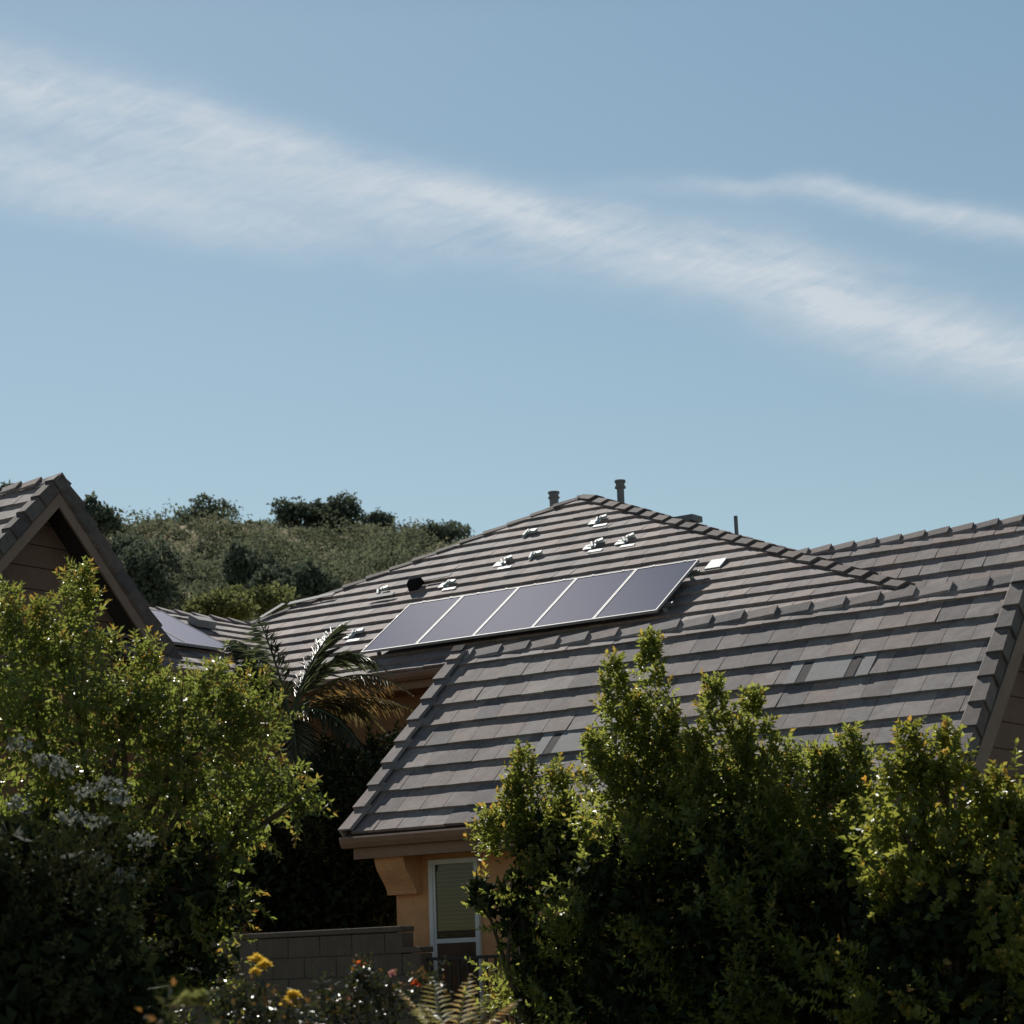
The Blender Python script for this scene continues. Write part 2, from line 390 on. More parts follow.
Bk = RP + Sb * slopeN
tiles(mbk, Bk, E, -Sb, nB, .10, LEN - .10, .0, slopeN - .02, first=.75)
mb.v_off = None
for v_ in (mbk,):
    b_ = len(mb.v); mb.v += v_.v; mb.f += [tuple(i + b_ for i in f) for f in v_.f]; mb.r += v_.r
roofC = mb.build('roof', M['tile'], C)
mb = MB()
slab(mb, [PC, PC + E * LEN, PC + E * LEN + S * slopeN, PC + S * slopeN], nN)
slab(mb, [RP - E * 0 , RP + E * LEN, Bk + E * LEN, Bk], nB, .12, -.004)
mb.build('roof_deck', M['deck'], roofC)
mb = MB(); caps(mb, RP + E * (LEN - .02), RP + E * .12, unit(-S), unit(Sb), .14, exp=.39, base=.040, lift=.032)
mb.build('ridge_cap', M['tile'], roofC)
for side in (0, 1):
    mb = MB(); x = 0 if side == 0 else LEN; s_ = E if side == 0 else -E
    caps(mb, PC + E * x - S * .02, PC + E * x + S * slopeN, s_, -nN, .16, .15, exp=EXP, lift=.045, base=.0, skip=-.0)
    for q in range(len(mb.v)): mb.v[q] = mb.v[q] + nN * .062
    b_ = len(mb.v)
    m2 = MB(); caps(m2, Bk + E * x + Sb * .02, Bk + E * x - Sb * slopeN, s_, -nB, .16, .15, exp=EXP, lift=.045, base=.0)
    mb.v += [v + nB * .062 for v in m2.v]; mb.f += [tuple(i + b_ for i in f) for f in m2.f]; mb.r += m2.r
    mb.build('rake_cap', M['rakecap_shade' if side else 'tile'], roofC)  # right rake caps take the darker colour, painted as shaded
# the metal end piece where the ridge meets the left rake
mb = MB(); q = RP + E * .02 + Z * .05
mb.prism([q + Z * .05, q - S * .16 + Z * .03, q - S * .2 - Z * .08, q + Sb * .2 - Z * .08, q + Sb * .16 + Z * .03], -E * .05)
mb.box(q - E * .05 - S * .05, E * .16, S * .1, nN * .05)
mb.build('ridge_end_cap', M['deck'], roofC)
# walls
NW = n0 + .42; EWl = en(onplane(396.5, 900, W(0, NW, 0), N))[0]; EWr = eRR - .28; NBk = 2 * nR - NW
zs = z0 + (NW - n0) - .20
mb = MB(); mb.box(W(EWl, NW, 0), E * (EWr - EWl), N * (NBk - NW), Z * zs)
wallC = mb.build('wall', M['stucco'], C)
for x, nm in ((EWr - .02, 'gable_wall'), (EWl - .02, 'gable_wall')):
    mb = MB(); k = 0; zz = zs - .6 + .01
    while zz < ridge_z - .14:
        h = min(.26, ridge_z - .13 - zz)
        def wd_(z_): return max(.02, min((ridge_z - .18 - z_) , (NBk - NW) / 2 + .02))
        a, b = wd_(zz), wd_(zz + h - .012)
        sgn = 1 if x > (EWl + EWr) / 2 else -1
        xo = x + sgn * .03; 
        mb.hexa([W(x, nR - a, zz), W(xo + sgn * .012, nR - a, zz), W(xo + sgn * .012, nR + a, zz), W(x, nR + a, zz)],
                [W(x, nR - b, zz + h - .012), W(xo, nR - b, zz + h - .012), W(xo, nR + b, zz + h - .012), W(x, nR + b, zz + h - .012)])
        zz += h
    mb.prism([W(x, nR - wd_(zs - .55), zs - .55), W(x, nR, ridge_z - .16), W(x, nR + wd_(zs - .55), zs - .55)], E * (.02 if x > -11 else -.0 + .02))
    mb.build('gable_wall', M['siding'], C)
# barge boards, soffit, fascia, gutter
for x in (.0, LEN - .035):
    mb = MB()
    mb.prism([PC + E * x - nN * .12 - S * .0, PC + E * x - nN * .32, PC + E * x + S * slopeN - Z * .42, PC + E * x + S * slopeN - nN * .12 - Z * .0], E * .035)
    mb.prism([Bk + E * x - nB * .12, Bk + E * x - nB * .32, Bk + E * x - Sb * slopeN - Z * .42, Bk + E * x - Sb * slopeN - nB * .12], E * .035)
    mb.build('barge_board', M['barge'], C)
mb = MB()
prof = [(-.13, -.03), (-.145, -.05), (-.13, -.10), (-.10, -.145), (-.02, -.15), (-.02, -.03)]
mb.prism([PC + N * a + Z * b + E * .03 for a, b in prof], E * (LEN - .03))
for v in range(0): pass
mb.build('gutter', M['trim'], C)
mb = MB(); mb.box(PC + Z * -.26 + N * -.018 + E * .12, E * (LEN - .2), N * .04, Z * .16)
mb.build('fascia', M['trim'], C)
mb = MB(); mb.box(W(e0 + .14, n0 + .02, z0 - .262), E * (LEN - .25), N * .42, Z * .02)
mb.build('soffit', M['trim'], C)
# corbel at the left corner
mb = MB(); cw = .38
cz = z0 - .265
pr = [(0, 0), (-.32, 0), (-.315, -.04), (-.30, -.09), (-.275, -.14), (-.24, -.185), (-.20, -.235), (-.165, -.275), (-.14, -.31), (-.12, -.35), (-.11, -.39), (0, -.39)]
mb.prism([W(EWl - .03, NW + .001 + a, cz + b) for a, b in pr], E * cw)
mb.build('corbel', M['stucco'], C)
# window with blind
def wp(px, py): return onplane(px, py, W(0, NW, 0), N)
wl = en(wp(430.5, 900))[0]; wr = en(wp(480.5, 900))[0]; wt_ = en(wp(430, 860))[2]; wb = wt_ - 1.62
mb = MB(); fw = .055
for a, b, c, d in ((wl, wt_ - fw, wr - wl, fw), (wl, wb, wr - wl, fw), (wl, wb + fw, fw, wt_ - wb - 2 * fw), (wr - fw, wb + fw, fw, wt_ - wb - 2 * fw)):
    mb.box(W(a, NW - .035, b), E * c, N * .06, Z * d)
win = mb.build('window', M['white'], C, bevel=.006)
mid = en(wp(450, 943))[2]
mb = MB(); mb.box(W(wl + fw, NW - .022, mid), E * (wr - wl - 2 * fw), N * .03, Z * .045)
mb.box(W(wl + fw, NW - .02, wb + fw), E * .025, N * .03, Z * (wt_ - wb - 2 * fw)); mb.build('sash', M['white'], win)
mb = MB(); mb.box(W(wl + fw, NW - .010, wb + fw), E * (wr - wl - 2 * fw), N * .006, Z * (wt_ - wb - 2 * fw)); mb.build('pane', M['glass'], win)
mb = MB(); mb.box(W(wl + fw + .026, NW - .004, wb + fw), E * (wr - wl - 2 * fw - .03), N * .003, Z * (mid - wb - fw)); mb.build('lower_panel', M['barge'], win)
mb = MB(); z_ = mid + .05
while z_ < wt_ - fw - .03:
    mb.box(W(wl + fw + .01, NW - .0015, z_), E * (wr - wl - 2 * fw - .02), N * .001 + Z * .034, N * .0015 - Z * .0001); z_ += .042
mb.build('blind', M['blind'], win)
# low flat roof vents let into the tiles
def roof_vent(px, py, lab):
    q = onplane(px, py, PC, nN); u0 = (q - PC) @ E; v0 = (q - PC) @ S
    k = round((v0 - .75 * EXP) / EXP); v0 = (.75 + k) * EXP
    b = PC + E * u0 + S * (v0 - .01) + nN * .030
    mb = MB(); wv_, hv = .92, EXP + .02
    mb.box(b, E * wv_, S * hv - nN * .022, nN * .012)
    for a, c in ((0, .13), (.24, .42), (.80, .12)):
        mb.hexa([b + E * a + nN * .012, b + E * (a + c) + nN * .012, b + E * (a + c) + S * hv - nN * .012, b + E * a + S * hv - nN * .012],
                [b + E * a + nN * .019, b + E * (a + c) + nN * .019, b + E * (a + c) + S * hv - nN * .004, b + E * a + S * hv - nN * .004])
    v = mb.build('roof_vent', M['flash'], roofC, label=lab)
    for a in (.14, .67):
        mb = MB(); mb.box(b + E * a + nN * .0135, E * .095, S * (hv - .03) - nN * .022, nN * .004); mb.build('vent_slot', M['deck'], v)
roof_vent(786, 684, 'flat grey metal vent let into the upper right of the tiles')
roof_vent(539, 748, 'flat grey metal vent let into the lower tiles beside the hedge')

# ---- main hipped house (A) ----------------------------------------------------
sM = .615
SM = N * math.cos(sM) + Z * math.sin(sM); nM = -N * math.sin(sM) + Z * math.cos(sM)
PM = at(360.5, 652, 31.48)                      # lower left corner of the panel array
PA = PM - nM * .20                              # a point of the tiled plane
A_ = thing('hip_roof_house', 'large two-storey house behind with broad hipped grey tile roof, side wing and steep left gable', 'house', W(-18, 26, 0))
hp = lambda x, y: onplane(x, y, PA + nM * .06, nM) - nM * .06
AP, HL, HR = hp(583, 494), hp(250, 622), hp(922, 589)
EV0 = hp(301, 682)
ez = en(EV0)[2]
HRe = HR + (HR - AP) * ((ez - HR[2]) / (HR[2] - AP[2]))
eL = en(EV0)[0]; nE = en(EV0)[1]
mb = MB()
vA = lambda P: (P - EV0) @ SM
tiles(mb, EV0, E, SM, nM, -4.5, en(HRe)[0] - eL + .2, 0, vA(AP) + .3, first=.8, exp=.305, th=.042)
ins = W(eL + 3, nE + 1.5, 0)
roofA = mb.build('roof', M['tile_far'], A_, clips=[vplane(AP, HL, ins), vplane(AP, HRe, ins), vplane(HL, EV0, ins)])
# the other faces
apN = W(en(AP)[0], 36, AP[2]); HLb = W(en(HL)[0], 36, HL[2]); HRb = W(en(HRe)[0], 36, ez)
mb = MB()
def face_slab(pts, t=.1):
    n = unit(np.cross(pts[1] - pts[0], pts[2] - pts[0])); n = n if n[2] > 0 else -n
    mb.prism([p - n * (t + .002) for p in pts], n * t); return n
face_slab([EV0, HRe, AP, HL]); nHR = face_slab([HRe, HRb, apN, AP]); nHL = face_slab([HL, AP, apN, HLb])
mb.build('roof_deck', M['deck'], roofA)
mb = MB()
Ur = N; Sr = unit(W(en(AP)[0] - en(HRe)[0], 0, AP[2] - ez)); nr = unit(np.cross(Sr, Ur)); nr = nr if nr[2] > 0 else -nr
tiles(mb, HRe, N, Sr, nr, 0, 12, 0, np.linalg.norm(W(en(AP)[0] - en(HRe)[0], 0, AP[2] - ez)) - .02)
mb.build('side_slope', M['tile_far'], A_, clips=[vplane(AP, HRe, W(en(HRe)[0], 34, 0))])
mb = MB()
Sl = unit(W(en(AP)[0] - en(HL)[0], 0, AP[2] - HL[2])); nl = unit(np.cross(Sl, N)); nl = nl if nl[2] > 0 else -nl
tiles(mb, HL, N, Sl, nl, 0, 10, 0, np.linalg.norm(W(en(AP)[0] - en(HL)[0], 0, AP[2] - HL[2])) - .02)
mb.build('side_slope', M['tile_far'], A_, clips=[vplane(AP, HL, W(en(HL)[0], 34, 0))])
tR = unit(AP - HRe); mb = MB()
caps(mb, HRe, AP, perp_down(tR, nM, -N), perp_down(tR, nr, N), .14, exp=.40, base=.05)
mb.build('hip_cap', M['hipcap_shade'], roofA)
tL = unit(AP - HL); mb = MB()
caps(mb, HL, AP, perp_down(tL, nM, -N), perp_down(tL, nl, N), .13, exp=.40, base=.04, lift=.03)
mb.build('hip_cap', M['hipcap_shade'], roofA)
mb = MB(); caps(mb, AP + N * 8, AP, perp_down(N, nr, E), perp_down(N, nl, -E), .14, exp=.40, base=.05)
mb.build('ridge_cap', M['tile'], roofA)
# wing facing right, between the main roof and the left gable
WRz = HL[2]; WR_e = en(HL)[0]; wn0 = 21.3
Sw = unit(W(WR_e - eL, 0, WRz - ez)); nw = unit(np.cross(Sw, N)); nw = nw if nw[2] > 0 else -nw
Lw = np.linalg.norm(W(WR_e - eL, 0, WRz - ez))
Q0 = W(eL, wn0, ez)
mb = MB(); tiles(mb, Q0, N, Sw, nw, 0, nE - wn0 + 3, 0, Lw - .02)
wing = mb.build('wing_roof', M['tile_far'], A_, clips=[vplane(HL, EV0, W(eL, wn0, 0))])
mb = MB(); face_slab([Q0, EV0, HL, W(WR_e, wn0, WRz)])
face_slab([W(WR_e, wn0, WRz), HL, W(WR_e - 3, en(HL)[1], WRz - 1.4), W(WR_e - 3, wn0, WRz - 1.4)]); mb.build('roof_deck', M['deck'], wing)
mb = MB(); caps(mb, W(WR_e, wn0, WRz), HL, perp_down(N, nw, E), unit(W(-1, 0, -.4)), .14, exp=.40, base=.03); mb.build('ridge_cap', M['tile'], wing)
# low grey box vent on the wing ridge
q = at(205, 628, 32.4); 
# upper right roof (behind the near ridge)
UP = at(945, 541, 29.61); UP = UP - nN * .03
ue, un, uz = en(UP); topv = (5.64 + CAMH - uz) / math.sin(sN); botv = -(uz - (3.7 + CAMH)) / math.sin(sN)
mb = MB(); uL, uR = -16.5 - ue, -5.0 - ue
tiles(mb, UP, E, S, nN, uL, uR, botv, topv)
def hipz(e, n): return 0
upr = mb.build('upper_roof', M['tile'], A_, clips=[(AP, nr)])
mb = MB(); T0 = UP + S * topv
mb.prism([UP + E * uL + S * botv - nN * .1, UP + E * uR + S * botv - nN * .1, UP + E * uR + S * topv - nN * .1, UP + E * uL + S * topv - nN * .1], nN * .098)
mb.prism([T0 + E * uL - nB * .1, T0 + E * uR - nB * .1, T0 + E * uR + Sb * 3 - nB * .1, T0 + E * uL + Sb * 3 - nB * .1], nB * .096)
mb.build('roof_deck', M['deck'], upr, clips=[(AP, nr)])
mb = MB(); caps(mb, T0 + E * uR, T0 + E * uL, -S, Sb, .13, exp=.36, base=.035, lift=.04); mb.build('ridge_cap', M['tile'], upr, clips=[(AP, nr)])
# walls of A
mb = MB()
mb.box(W(eL + .35, nE + .55, 0), E * (en(HRe)[0] - eL - .8), N * 10.5, Z * (ez - .12))
mb.box(W(-27.5, 24.0, 0), E * (eL + 27.8 - .35), N * 11, Z * (ez - .14))
mb.box(W(-27.4, wn0 + .2, 0), E * (eL + 27.4 - .5), N * 3.5, Z * (ez - .10))
mb.box(W(-15.0, 26.4, 0), E * 9.6, N * 5, Z * (ez - .3))
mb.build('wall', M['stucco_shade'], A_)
for (a, b, L_) in ((EV0, E, en(HRe)[0] - eL), (Q0, N, nE - wn0)):
    out = -N if b is E else E
    mb = MB(); mb.prism([a + out * x + Z * y for x, y in [(.13, -.02), (.145, -.05), (.13, -.10), (.09, -.14), (.02, -.14), (.02, -.02)]], b * L_)
    mb.build('gutter', M['trim'], A_)
    mb = MB(); mb.box(a + Z * -.25 + out * .015, b * L_, -out * .04, Z * .16); mb.build('fascia', M['trim'], A_)
    mb = MB(); mb.box(a + Z * -.252 - out * .03, b * L_, -out * .7, Z * .02); mb.build('soffit', M['trim'], A_)
# left steep gable
PB = at(61, 477, 28.5); be, bn, bz = en(PB); bz -= .03
SB = S; dB = 3.6; LB = 9.0
BR = W(be, bn, bz)
mb = MB()
EB0 = BR - S * dB - E * LB
tiles(mb, EB0, E, S, nN, 0, LB - .1, 0, dB - .02, phase=.3)
EB1 = BR + Sb * dB - E * LB
tiles(mb, EB1, E, -Sb, nB, 0, LB - .1, 0, dB - .02)
gr = mb.build('gable_roof', M['tile'], A_)
mb = MB(); slab(mb, [EB0, EB0 + E * LB, BR, BR - E * LB], nN, .1); slab(mb, [EB1, EB1 + E * LB, BR, BR - E * LB], nB, .1, -.004)
mb.build('roof_deck', M['deck'], gr)
mb = MB(); caps(mb, BR + E * .02, BR - E * LB, -S, Sb, .15, exp=.39, base=.05, lift=.045); mb.build('ridge_cap', M['tile'], gr)
for (a, t_, n_) in ((EB0 + E * LB, S, nN), (EB1 + E * LB, -Sb, nB)):
    mb = MB(); caps(mb, a, a + t_ * dB, -E, -n_, .16, .18, exp=EXP, lift=.045, base=0, th=.03)
    mb.v = [v + n_ * .065 for v in mb.v]; mb.build('rake_cap', M['rakecap_shade'], gr)
    mb = MB(); a2 = a - E * .06
    mb.prism([a2 - n_ * .11, a2 - n_ * .26, a2 + t_ * dB - Z * .37, a2 + t_ * dB - Z * .155], E * .035); mb.build('barge_board', M['barge'], A_)
mb = MB(); xw = be - .55; zz = bz - 2.6
mb.prism([W(xw, bn - 2.4, bz - 2.55), W(xw, bn, bz - .16), W(xw, bn + 2.4, bz - 2.55)], -E * .1)
while zz < bz - .3:
    h = .30; a = bz - .18 - zz - .02; b = max(.02, bz - .18 - zz - h - .01)
    mb.hexa([W(xw, bn - a, zz), W(xw + .04, bn - a, zz), W(xw + .04, bn + a, zz), W(xw, bn + a, zz)],
            [W(xw, bn - b, zz + h - .012), W(xw + .025, bn - b, zz + h - .012), W(xw + .025, bn + b, zz + h - .012), W(xw, bn + b, zz + h - .012)]); zz += h
mb.build('gable_wall', M['siding'], A_)
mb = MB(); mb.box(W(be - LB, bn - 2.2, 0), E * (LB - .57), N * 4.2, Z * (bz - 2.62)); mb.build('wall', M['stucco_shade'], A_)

# ---- vents and pipes on the main roof
def pipe(px, ytop, ybot, d, rad, capr, lab, caph=.12):
    b = at(px, ybot, d); t = at(px, ytop, d); t = np.array([b[0], b[1], t[2]]); b = b - Z * .5
    mb = MB(); mb.tube([b, t], rad, 14)
    o = mb.build('vent_pipe', M['pipe'], A_, label=lab)
    if capr:
        mb = MB(); mb.tube([t - Z * caph, t - Z * caph * .75, t - Z * caph * .7, t - Z * caph * .25, t - Z * caph * .2, t + Z * .01], [capr, capr, capr * .82, capr * .82, capr * 1.02, capr], 14)
        mb.build('vent_cap', M['pipe'], o)
pipe(621, 481, 503, 34.2, .058, .088, 'tall grey vent pipe with a collared cap')
pipe(554, 492.5, 500, 35, .075, .095, 'short squat capped pipe left of the peak', .1)
pipe(736.5, 516, 532, 33, .03, 0, 'thin bare pipe beyond the right hip')
mb = MB(); q = at(684, 521, 33); mb.box(q - E * .2, E * .35, N * .3, Z * .09); mb.build('box_vent', M['pipe'], A_)
# dark attic vent on the slope
def on_roof(px, py, h=0): return onplane(px, py, PA + nM * .04, nM) + nM * h
mb = MB(); q = on_roof(408.5, 592)
mb.prism([q + nM * .0, q + nM * .13 + SM * .02, q + nM * .16 + SM * .10, q + nM * .12 + SM * .22, q + SM * .26], E * .17)
mb.build('attic_vent', M['black'], A_, bevel=.01)
# old mounts with bright flashing
def mount(px, py, k, plate=True):
    q = on_roof(px, py, .0); mb = MB(); sc_ = rnd.uniform(.68, .85); a = (E * math.cos(k) + SM * math.sin(k)) * sc_; b = (SM * math.cos(k) - E * math.sin(k)) * sc_
    if plate:
        mb.box(q - E * .12 - SM * .10, E * .20, SM * .15, nM * .008)
        mb.box(q + E * .04 - SM * .24, E * .24, SM * .07, nM * .010)
    mb.hexa([q - a * .03 - b * .12, q + a * .05 - b * .12, q + a * .05 + b * .14, q - a * .03 + b * .14],
            [q - a * .01 - b * .10 + nM * .03, q + a * .03 - b * .10 + nM * .03, q + a * .03 + b * .10 + nM * .045, q - a * .01 + b * .10 + nM * .045])
    mb.box(q + a * .08 - b * .03 + nM * .012, a * .16, b * .10, nM * .035 + b * .01)
    mb.tube([q + a * .12 + nM * .0, q + a * .12 + nM * .06], .012, 8)
    mb.build('roof_mount', M['alu'], A_, label='bright metal roof mount with its flashing plate')
for i, (px, py) in enumerate([(597, 521), (526, 534), (592, 546), (624, 541), (531, 557), (502, 563), (447, 584), (378, 593), (352, 635), (325, 640)]):
    mount(px, py, rnd.uniform(-.5, .6) + .1, i % 3 != 1)
mb = MB(); q = on_roof(708, 566); mb.box(q - SM * .12, E * .24, SM * .26 + E * .0, nM * .02); mb.build('flashing_plate', M['alu'], A_)
for x0, y0, x1, y1 in ((262, 620, 285, 606), (290, 606, 335, 596), (395, 596, 370, 600), (425, 582, 452, 577)):
    a, b = on_roof(x0, y0, .04), on_roof(x1, y1, .04); t = unit(b - a); s_ = np.cross(t, nM) * .05
    mb = MB(); mb.hexa([a - s_, b - s_, b + s_, a + s_], [v + nM * .012 for v in (a - s_, b - s_, b + s_, a + s_)]); mb.build('flashing_strip', M['flash'], A_)

# ---- solar panels
PWd, PH = .996, 1.437
def solar_panel(loc, ux, uy, un, wdt, hgt, label, group, cm_='pv'):
    t = thing('solar_panel', label, 'solar panel', loc, group)
    b = np.array(loc); g = .018; d = .04
    mb = MB()
    mb.box(b + ux * .004, ux * (wdt - .008), uy * g, un * d); mb.box(b + ux * .004 + uy * (hgt - g), ux * (wdt - .008), uy * g, un * d)
    mb.box(b + ux * .004 + uy * g, ux * g, uy * (hgt - 2 * g), un * d); mb.box(b + ux * (wdt - .004 - g) + uy * g, ux * g, uy * (hgt - 2 * g), un * d)
    mb.build('frame', M['frame'], t)
    me = bpy.data.meshes.new('cells')
    o = b + ux * (.004 + g) + uy * g + un * (d - .006)
    q = [o, o + ux * (wdt - .008 - 2 * g), o + ux * (wdt - .008 - 2 * g) + uy * (hgt - 2 * g), o + uy * (hgt - 2 * g)]
    q = q + [p - un * .02 for p in q]
    me.from_pydata([tuple(p - b) for p in q], [], [(0, 1, 2, 3), (7, 6, 5, 4), (0, 4, 5, 1), (1, 5, 6, 2), (2, 6, 7, 3), (3, 7, 4, 0)])
    uv = me.uv_layers.new(name='UVMap')
    for k, c in enumerate([(0, 0), (1, 0), (1, 1), (0, 1)]): uv.data[k].uv = c
    link('cells', me, M[cm_], t)
    return t
GP = 'solar panels in the row on the main roof'
labs = ['leftmost solar panel of the row on the hipped roof, lower end over the gutter', 'second solar panel from the left in the row on the hipped roof',
        'middle solar panel of the row of five on the hipped roof', 'fourth solar panel from the left, beside the rightmost one on the hipped roof',
        'rightmost solar panel of the row, beside a white flashing plate']
first = solar_panel(PM - nM * .04, E, SM, nM, PWd, PH, labs[0], GP)
for i in range(1, 5):
    r_ = first.copy(); COL.objects.link(r_); r_.location = Vector(PM - nM * .04 + E * PWd * i); r_['label'] = labs[i]
    for ch in list(first.children):
        c_ = ch.copy(); COL.objects.link(c_); c_.parent = r_
rk = thing('panel_rails', 'dark mounting rails and skirt carrying the row of solar panels', 'mounting rails', PM - nM * .12)
for v in (.25, 1.15):
    mb = MB(); mb.box(PM - nM * .1 + SM * v - E * .1, E * (PWd * 5 + .2), SM * .04, nM * .055); mb.build('rail', M['pipe'], rk)
for i in range(6):
    for v in (.26, 1.16):
        mb = MB(); mb.box(PM - nM * .19 + SM * v + E * (i * .97 + .05), E * .05, SM * .04, nM * .10); mb.build('foot', M['alu'], rk)
for i in range(0, 5):
    for v in (.25, .75):
        mb = MB(); mb.box(PM + E * (i * PWd + v) + SM * (PH - .004) - nM * .03, E * .04, SM * .02, nM * .034); mb.build('clamp', M['pipe'], rk)
# panels on the right-facing wing
CB = onplane(236, 650, Q0 + nw * .14, nw); cu = (CB - Q0) @ N
for i in range(3):
    solar_panel(CB - N * 1.0 * (i + 1) - nw * .04, N, Sw, nw, 1.0, 1.65,
                ['solar panel on the side wing, farthest from the left gable', 'middle solar panel on the side wing beside the left gable', 'solar panel on the side wing partly behind the left gable'][i], 'solar panels on the side wing', 'pv_side')
q = at(210, 628, 33.0)
mb = MB(); b = onplane(196, 627, Q0 + nw * .04, nw)
mb.box(b, N * .42, Sw * .22, nw * .12); mb.build('box_vent', M['flash'], A_, bevel=.01)

# ------------------------------------------------------------------ block wall and railing
NB = NW - 1.6
bw = lambda px, py: en(onplane(px, py, W(0, NB, 0), N))
x1 = bw(402, 928)[0]; zt = bw(414, 925)[2]; x2 = bw(421, 945)[0]; x0 = x1 - 7.0
wallT = thing('block_wall', 'grey concrete block garden wall with stepped end in front of the orange house', 'wall', W(x1 - 3, NB, 0))
mb = MB(); cm = MB(); mt = MB()
def course(xa, xb, z, h, off):
    x = xa - off
    while x < xb:
        a = max(x, xa); b = min(x + .405, xb)
        if b - a > .03: mb.box(W(a + .004, NB, z), E * (b - a - .008), N * .18, Z * (h - .008))
        x += .405
zc = zt - .055
cm.box(W(x0, NB - .015, zc), E * (x1 - x0), N * .21, Z * .055)
cm.box(W(x1 + .002, NB - .015, zc - .20), E * (x2 - x1), N * .21, Z * .055)
k = 0; z = zc - .2
while z > -.2:
    course(x0, x1 - (.0) if k == 0 else x2, z, .2, (.2 if k % 2 else 0) + .1) if k == 0 else course(x0, x2, z if k > 0 else z, .2, (.2 if k % 2 else 0) + .1)
    k += 1; z -= .2
mt.box(W(x0 + .01, NB + .008, -.3), E * (x1 - x0 - .03), N * .165, Z * (zc + .29))
mt.box(W(x1 - .02, NB + .009, -.3), E * (x2 - x1 + .01), N * .163, Z * (zc + .09))
mb.build('blocks', M['block'], wallT, bevel=.004); mt.build('mortar', M['mortar'], wallT); cm.build('coping', M['block'], wallT, bevel=.008)
rt = bw(440, 957)
rail = thing('railing', 'low dark iron railing with upright bars below the window', 'railing', W(x2, NB + .1, 0))
for dz in (.03, 1.0):
    mb = MB(); mb.box(W(x2 + .01, NB + .07, rt[2] - dz), E * 2.2, N * .04, Z * .03); mb.build('rail', M['iron'], rail)
x = x2 + .05
while x < x2 + 2.2:
    mb = MB(); mb.box(W(x, NB + .08, rt[2] - .97), E * .018, N * .018, Z * .94); mb.build('bar', M['iron'], rail); x += .105

# ------------------------------------------------------------------ ground
def terrain():
    xs = np.concatenate([np.linspace(-3000, -300, 8), np.linspace(-240, 320, 113), np.linspace(400, 3000, 8)])
    ys = np.concatenate([np.linspace(-300, 36, 9), np.linspace(40, 300, 105), np.linspace(340, 5000, 12)])
    X, Y = np.meshgrid(xs, ys)
    Zz = hill_z(X, Y)
    v = np.stack([X, Y, Zz], -1).reshape(-1, 3); nx = len(xs); ny = len(ys)
    f = [(j * nx + i, j * nx + i + 1, (j + 1) * nx + i + 1, (j + 1) * nx + i) for j in range(ny - 1) for i in range(nx - 1)]
    return v, f
def ss(a, b, x): t = np.clip((x - a) / (b - a), 0, 1); return t * t * (3 - 2 * t)
CRp = [(-200, 500), (0, 505), (100, 510), (170, 508), (230, 509), (300, 512), (350, 514), (400, 521), (440, 527), (480, 536), (600, 580), (800, 680), (1024, 800)]
CRx = np.array([ray(a, b)[0] for a, b in CRp]); CRz = np.array([ray(a, b)[2] for a, b in CRp])
def hill_z(X, Y):
    Yc = np.maximum(Y, 1); uu = X / Yc
    top = np.interp(uu, CRx, CRz)                     # elevation (tan) of the crest
    D = 185.
    crest = top * D + CAMH - 1.7
    t = np.clip((Y - 48) / (D - 48), 0, 1)
    prof = (t * .8 + .2 * ss(0, 1, t))
    z = crest * prof
    z = z + (np.sin(X * .11 + Y * .05) * .8 + np.sin(X * .043 - Y * .09 + 1) * 1.1 + np.sin(X * .23 + 2) * np.sin(Y * .19) * .5) * ss(0, .3, t) * (1 - ss(.86, 1, t) * .6)
    back = ss(D + 6, D + 260, Y); z = z * (1 - back)
    z = z * (1 - ss(280, 900, np.abs(X)))
    return np.where(Y < 48, 0, z)
v, f = terrain()
me = bpy.data.meshes.new('hill'); me.from_pydata([tuple(p) for p in v], [], f)
for p in me.polygons: p.use_smooth = True
link('ground', me, M['hill'], kind='structure')
def sheet(name, pts, z, mat):
    mb = MB(); mb.prism([np.array([x, y, z - .3]) for x, y in pts], Z * .3); return mb.build(name, mat, None, kind='structure')
sheet('garden_soil', [(-40, 7.5), (40, 7.5), (40, 42), (-40, 42)], .03, M['lawn'])
sheet('road', [(-60, -6), (60, -6), (60, 3.2), (-60, 3.2)], .012, M['asphalt'])
sheet('pavement', [(-60, 3.36), (60, 3.36), (60, 5.4), (-60, 5.4)], .14, M['concrete'])
sheet('kerb', [(-60, 3.2), (60, 3.2), (60, 3.355), (-60, 3.355)], .145, M['concrete'])
mb = MB()
for i in range(-12, 12): mb.box((i * 5., -1.5, .013), np.array([3., 0, 0]), np.array([0, .12, 0]), Z * .004)
mb.build('road_marking', M['paint'], None, kind='structure')

